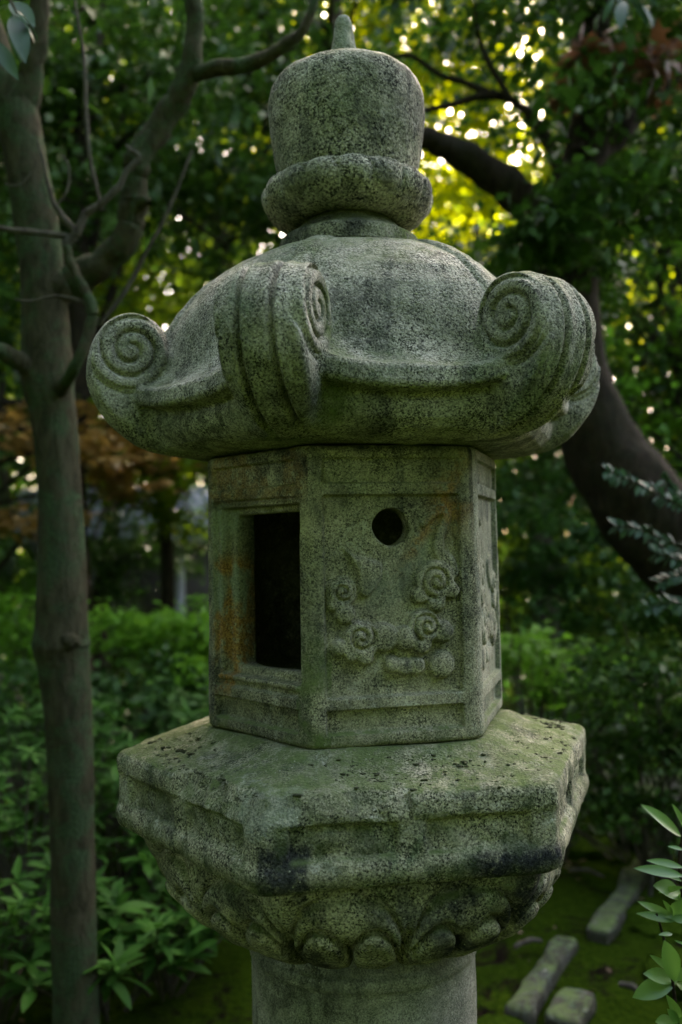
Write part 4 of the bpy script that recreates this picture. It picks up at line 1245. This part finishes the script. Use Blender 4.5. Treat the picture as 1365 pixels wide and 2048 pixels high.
# evergreen sprig reaching in from the right edge
sp_root = empty('holly_shrub', tuple(at(1480, 1500, 3.05).xy) + (0,), 'evergreen sprays with small toothed leaves reaching in at the right edge', 'shrub')
LM_SMALL = [leaf_mesh('leaf', L_DARK_O, 4, w=w_, fold=.3, curl=c_) for w_, c_ in ((.50, .2), (.42, .1))]
bb = at(1480, 1500, 3.05)
limb(sp_root, [(bb.x, bb.y, -.05), (bb.x + .02, bb.y, .8), tuple(at(1500, 1080, 3.05)), tuple(at(1480, 1000, 3.05))], [.02, .015, .01, .006], B_TWIG, 'stem')
r_ = random.Random(9)
for path in ([(1490, 1090), (1400, 1035), (1330, 995), (1265, 962), (1215, 942)], [(1500, 1150), (1420, 1120), (1350, 1090), (1290, 1062), (1235, 1052)], [(1490, 1180), (1430, 1165), (1370, 1150), (1320, 1165)], [(1400, 1035), (1370, 1000), (1330, 960)], [(1500, 1260), (1420, 1230), (1350, 1205), (1300, 1215)], [(1400, 1120), (1360, 1120), (1310, 1105)]):
    pts = [tuple(at(x, y, 3.05 + r_.uniform(-.05, .05))) for x, y in path]
    limb(sp_root, pts, [.004, .003, .0015], B_TWIG, 'twig', n=5, sub=4)
    C_ = catmull(pts, 9)
    for i in range(3, len(C_)):
        c = Vector(C_[i]); tdir = Vector(C_[i]) - Vector(C_[i - 1]); tdir.normalize()
        for sgn in (-1, 1):
            sdv = Vector((0, 0, 1)) * sgn * r_.uniform(.5, 1.0) + Vector((0, -1, 0)) * r_.uniform(-.6, .9) + tdir * r_.uniform(.4, .9)
            sdv.normalize()
            leaf_obj(sp_root, r_.choice(LM_SMALL), c, c + sdv * r_.uniform(.028, .048), 1.0, (r_.uniform(-.5, .5), -.4, .9))

# sharp leafy plant in the lower right foreground
fp = empty('leafy_plant', (.70, -.02, 0), 'fresh green leafy plant in sharp focus at the lower right edge', 'plant')
DF = 1.72
L_FRESH = leaf_material('fresh_leaf', (0.045, 0.120, 0.020), (0.080, 0.185, 0.035), .30, .36, objrand=True)
LM_BROAD = [leaf_mesh('leaf', L_FRESH, 8, w=w_, fold=.25, curl=c_, shape=s_) for w_, c_, s_ in ((.46, .16, 1.1), (.42, .08, 1.0), (.40, .22, 1.15))]
LM_LANCE = [leaf_mesh('leaf', L_FRESH, 8, w=w_, fold=.25, curl=c_, shape=s_) for w_, c_, s_ in ((.24, .10, .9), (.22, .2, 1.0))]
for st in ([(1372, 2200), (1356, 2040), (1340, 1930), (1318, 1840), (1312, 1826)], [(1380, 2150), (1372, 1950), (1366, 1800), (1358, 1720), (1372, 1640)], [(1352, 2160), (1345, 2060), (1330, 2036)]):
    p0 = at(*st[0], DF)
    limb(fp, [(p0.x + .02, p0.y, -.03)] + [pv(x, y, DF) for x, y in st], [.005, .004, .0035, .003, .0025, .002], B_DARK, 'stem', n=6, sub=5)
for kind_, a, b in [(LM_LANCE, (1362, 1672), (1291, 1606)), (LM_LANCE, (1372, 1660), (1350, 1608)), (LM_LANCE, (1366, 1735), (1302, 1716)), (LM_LANCE, (1366, 1752), (1280, 1730)), (LM_LANCE, (1364, 1762), (1318, 1740)), (LM_LANCE, (1368, 1700), (1340, 1690)), (LM_BROAD, (1364, 1790), (1318, 1768)), (LM_LANCE, (1366, 1775), (1312, 1782)),
                    (LM_LANCE, (1352, 1838), (1276, 1800)), (LM_LANCE, (1350, 1842), (1276, 1824)), (LM_BROAD, (1340, 1838), (1372, 1802)), (LM_LANCE, (1346, 1830), (1334, 1806)), (LM_BROAD, (1342, 1836), (1380, 1840)), (LM_LANCE, (1350, 1800), (1392, 1780)),
                    (LM_BROAD, (1350, 1962), (1336, 1888)), (LM_LANCE, (1346, 1945), (1305, 1910)), (LM_BROAD, (1356, 1958), (1272, 1990)), (LM_BROAD, (1350, 1960), (1300, 1944)), (LM_BROAD, (1352, 1960), (1400, 1930)), (LM_BROAD, (1354, 1966), (1392, 1985)), (LM_LANCE, (1345, 1868), (1320, 1868)),
                    (LM_LANCE, (1362, 2040), (1345, 2004)), (LM_BROAD, (1358, 2046), (1338, 2020)), (LM_BROAD, (1352, 2050), (1316, 2042)), (LM_BROAD, (1352, 2056), (1400, 2030)), (LM_BROAD, (1352, 2060), (1322, 2080)), (LM_BROAD, (1372, 1905), (1412, 1880)), (LM_LANCE, (1372, 1890), (1350, 1880))]:
    leaf_obj(fp, random.choice(kind_), pv(*a, DF + random.uniform(-.02, .02)), pv(*b, DF + random.uniform(-.05, .03)), 1.0, (random.uniform(-.5, .3), -.75, .65))

# --- stones, litter, garden house ------------------------------------------------------------
M_EDGE = stone_material('edging_granite', light=(0.075, 0.073, 0.058), dark=(0.022, 0.022, 0.018), moss=1.6, grain=.7)
def block_stone(name, a, b, w, h, z0, label, cat, group=None, mat=M_EDGE, seed=0):
    """a long rough stone lying from a to b on the ground"""
    a = np.array([a[0], a[1]]); b = np.array([b[0], b[1]])
    L = np.linalg.norm(b - a); dx, dy = (b - a) / L
    nx, ny, nz = max(6, int(L / .03)), 6, 4
    def sd(P):
        q = np.abs(P) - np.array([L / 2, w / 2, h / 2]) + .02
        return np.linalg.norm(np.maximum(q, 0), axis=1) + np.minimum(q.max(1), 0) - .02 + fbm(P + seed * 3.1, 7, 3) * .030
    V, Q, VN = sdf_mesh(sd, (-L / 2 - .06, -w / 2 - .06, -h / 2 - .06), (L / 2 + .06, w / 2 + .06, h / 2 + .06), .015)
    R = np.array([[dx, -dy, 0], [dy, dx, 0], [0, 0, 1]])
    me = np_mesh(name, V @ R.T, Q, True, mat)
    set_mask(me, np.zeros((len(V), 4)))
    o = link(name, me)
    o.location = (*((a + b) / 2), z0 + h / 2)
    return tag(o, label, cat, group)
EGp = 'edging stones lying in the moss'
block_stone('edging_stone', at(1030, 2048, 3.05).xy, at(1135, 1905, 3.6).xy, .09, .09, -.045, 'long edging stone nearest the pillar on the mossy ground', 'stone', EGp, seed=1)
block_stone('edging_stone', at(1195, 1880, 3.62).xy, at(1310, 1740, 4.6).xy, .10, .10, -.045, 'second long edging stone, higher up toward the right edge', 'stone', EGp, seed=2)
block_stone('edging_stone', at(1125, 2140, 3.0).xy, at(1160, 2035, 3.2).xy, .13, .08, -.04, 'short broken edging stone beside the long one near the pillar', 'stone', EGp, seed=3)
block_stone('edging_stone', at(1290, 1700, 5.0).xy, at(1330, 1675, 5.5).xy, .2, .22, -.03, 'squat stone at the far end of the edging row', 'stone', EGp, seed=4)
M_BOULDER = stone_material('garden_boulder', light=(0.34, 0.29, 0.23), dark=(0.13, 0.11, 0.085), moss=.3)
block_stone('boulder', at(-30, 1345, 8.0).xy, at(45, 1345, 8.0).xy, .3, .55, -.05, 'tan boulder low at the left edge beyond the shrubs', 'stone', mat=M_BOULDER, seed=5)
# litter on the ground: fallen leaves and chips
r_ = np.random.default_rng(91)
n = 1100
P = np.stack([r_.uniform(-1.6, 2.6, n), r_.uniform(.4, 5.0, n), np.full(n, .012)], 1)
gz = np.stack([P[:, 0], P[:, 1], np.zeros(n)], 1)
P[:, 2] = (fbm(gz, .9, 4) * .07 - .02) * np.exp(-(P[:, 0] ** 2 + (P[:, 1] - 3) ** 2) / 150) + .008
L_LIT = leaf_material('fallen_leaf', (0.035, 0.022, 0.012), (0.15, 0.105, 0.065), .1, .9, spec=.05)
lit = link('fallen_leaves', leaf_cloud('fallen_leaves', P[fbm(gz, 1.7, 2, 4) > -.15], .045, L_LIT, T_RH, .25, 92))
tag(lit, 'brown fallen leaves littering the mossy ground', 'leaf litter', kind='stuff')

# low cushions of moss and a few fallen sticks
def moss_mounds():
    import bmesh
    b = bmesh.new(); bmesh.ops.create_icosphere(b, subdivisions=3, radius=1.0)
    bv = np.array([x.co[:] for x in b.verts]); bf = np.array([[x.index for x in y.verts] for y in b.faces]); b.free()
    r_ = np.random.default_rng(17); Vs = []; Fs = []; off = 0
    for q in range(420):
        x, y = r_.uniform(.25, 2.6), r_.uniform(.5, 4.6)
        if vnoise(np.array([[x, y, 0.]]), 1.3, 3)[0] < -.15: continue
        sz = r_.uniform(.04, .15)
        v = bv * np.array([sz, sz * r_.uniform(.6, 1.3), sz * r_.uniform(.16, .3)])
        v = v * (1 + .35 * vnoise(bv + r_.uniform(0, 60), 2.0) + .16 * vnoise(bv + q, 6))[:, None]
        Vs.append(v + np.array([x, y, .0])); Fs.append(bf + off); off += len(bv)
    k = NT('ground_moss')
    P = k.n('ShaderNodeNewGeometry').outputs['Position']
    k.l(k.mix(k.rng(k.noise(P, 70, 4, .8), .3, .7), (.008, .022, .002), (.045, .080, .008)), k.p.inputs['Base Color'])
    k.p.inputs['Roughness'].default_value = 1.0; k.p.inputs['Specular IOR Level'].default_value = 0.0
    k.l(k.bump(k.noise(P, 160, 4, .8), 1.0, .012), k.p.inputs['Normal'])
    return np_mesh('ground_moss', np.concatenate(Vs), np.concatenate(Fs), True, k.m)
tag(link('ground_moss', moss_mounds()), 'green moss cushions covering the ground right of the pillar', 'moss', kind='stuff')
for i, (a, b, lb) in enumerate([((1030, 1912, 3.5), (1085, 1900, 3.55), 'pale broken stick lying in the moss beside the long edging stone'), ((1240, 1985, 3.2), (1290, 2015, 3.1), 'short dry stick on the moss near the leafy foreground plant'), ((1140, 1770, 4.3), (1210, 1785, 4.2), 'dark fallen stick across the soil beyond the edging stones')]):
    p, q = at(*a), at(*b); p.z = q.z = .045
    st = limb(None, [tuple(p), tuple((p + q) / 2 + Vector((.01, .02, .006))), tuple(q)], [.010, .011, .006], B_TWIG, 'fallen_stick', n=7, sub=6)
    tag(st, lb, 'stick', 'fallen sticks')

# garden house far behind on the left
M_WALL = plain_material('pale_plaster', (.20, .21, .22), (.30, .31, .33), 8)
M_WOOD = plain_material('dark_timber', (.03, .026, .022), (.07, .06, .05), 20)
M_ROOF = plain_material('grey_roof', (.10, .105, .11), (.18, .185, .19), 14)
def box(name, lo, hi, mat, parent):
    lo = np.array(lo); hi = np.array(hi)
    V = np.array([[(lo, hi)[i][0], (lo, hi)[j][1], (lo, hi)[k][2]] for i in (0, 1) for j in (0, 1) for k in (0, 1)])
    F = np.array([(0, 1, 3, 2), (4, 6, 7, 5), (0, 4, 5, 1), (2, 3, 7, 6), (0, 2, 6, 4), (1, 5, 7, 3)])
    return link(name, np_mesh(name, V, F, False, mat), parent)
gh = empty('garden_house', (-2.6, 10.2, 0), 'low grey garden house glimpsed through the trees left of the firebox', 'house')
box('wall', (-4.2, 10.3, -.05), (-3.6, 10.42, 1.75), M_WALL, gh)
box('wall', (-4.2, 11.8, -.05), (-1.0, 11.9, 1.75), M_WOOD, gh)
box('post', (-2.30, 10.3, -.05), (-2.16, 10.44, 1.75), M_WALL, gh)
box('post', (-1.15, 10.3, -.05), (-1.03, 10.42, 1.75), M_WOOD, gh)
box('lintel', (-2.62, 10.32, 1.50), (-1.0, 10.40, 1.74), M_WOOD, gh)
rv = np.array([(-4.6, 9.7, 1.72), (-.7, 9.7, 1.72), (-.7, 11.1, 2.45), (-4.6, 11.1, 2.45), (-4.6, 12.4, 1.72), (-.7, 12.4, 1.72)])
rv = np.concatenate([rv, rv - np.array([0, 0, .08])])
rf = np.array([(0, 1, 2, 3), (3, 2, 5, 4), (6, 9, 8, 7), (9, 10, 11, 8), (0, 6, 7, 1), (4, 5, 11, 10), (0, 3, 9, 6), (3, 4, 10, 9), (1, 7, 8, 2), (2, 8, 11, 5)])
link('roof', np_mesh('roof', rv, rf, False, M_ROOF), gh)
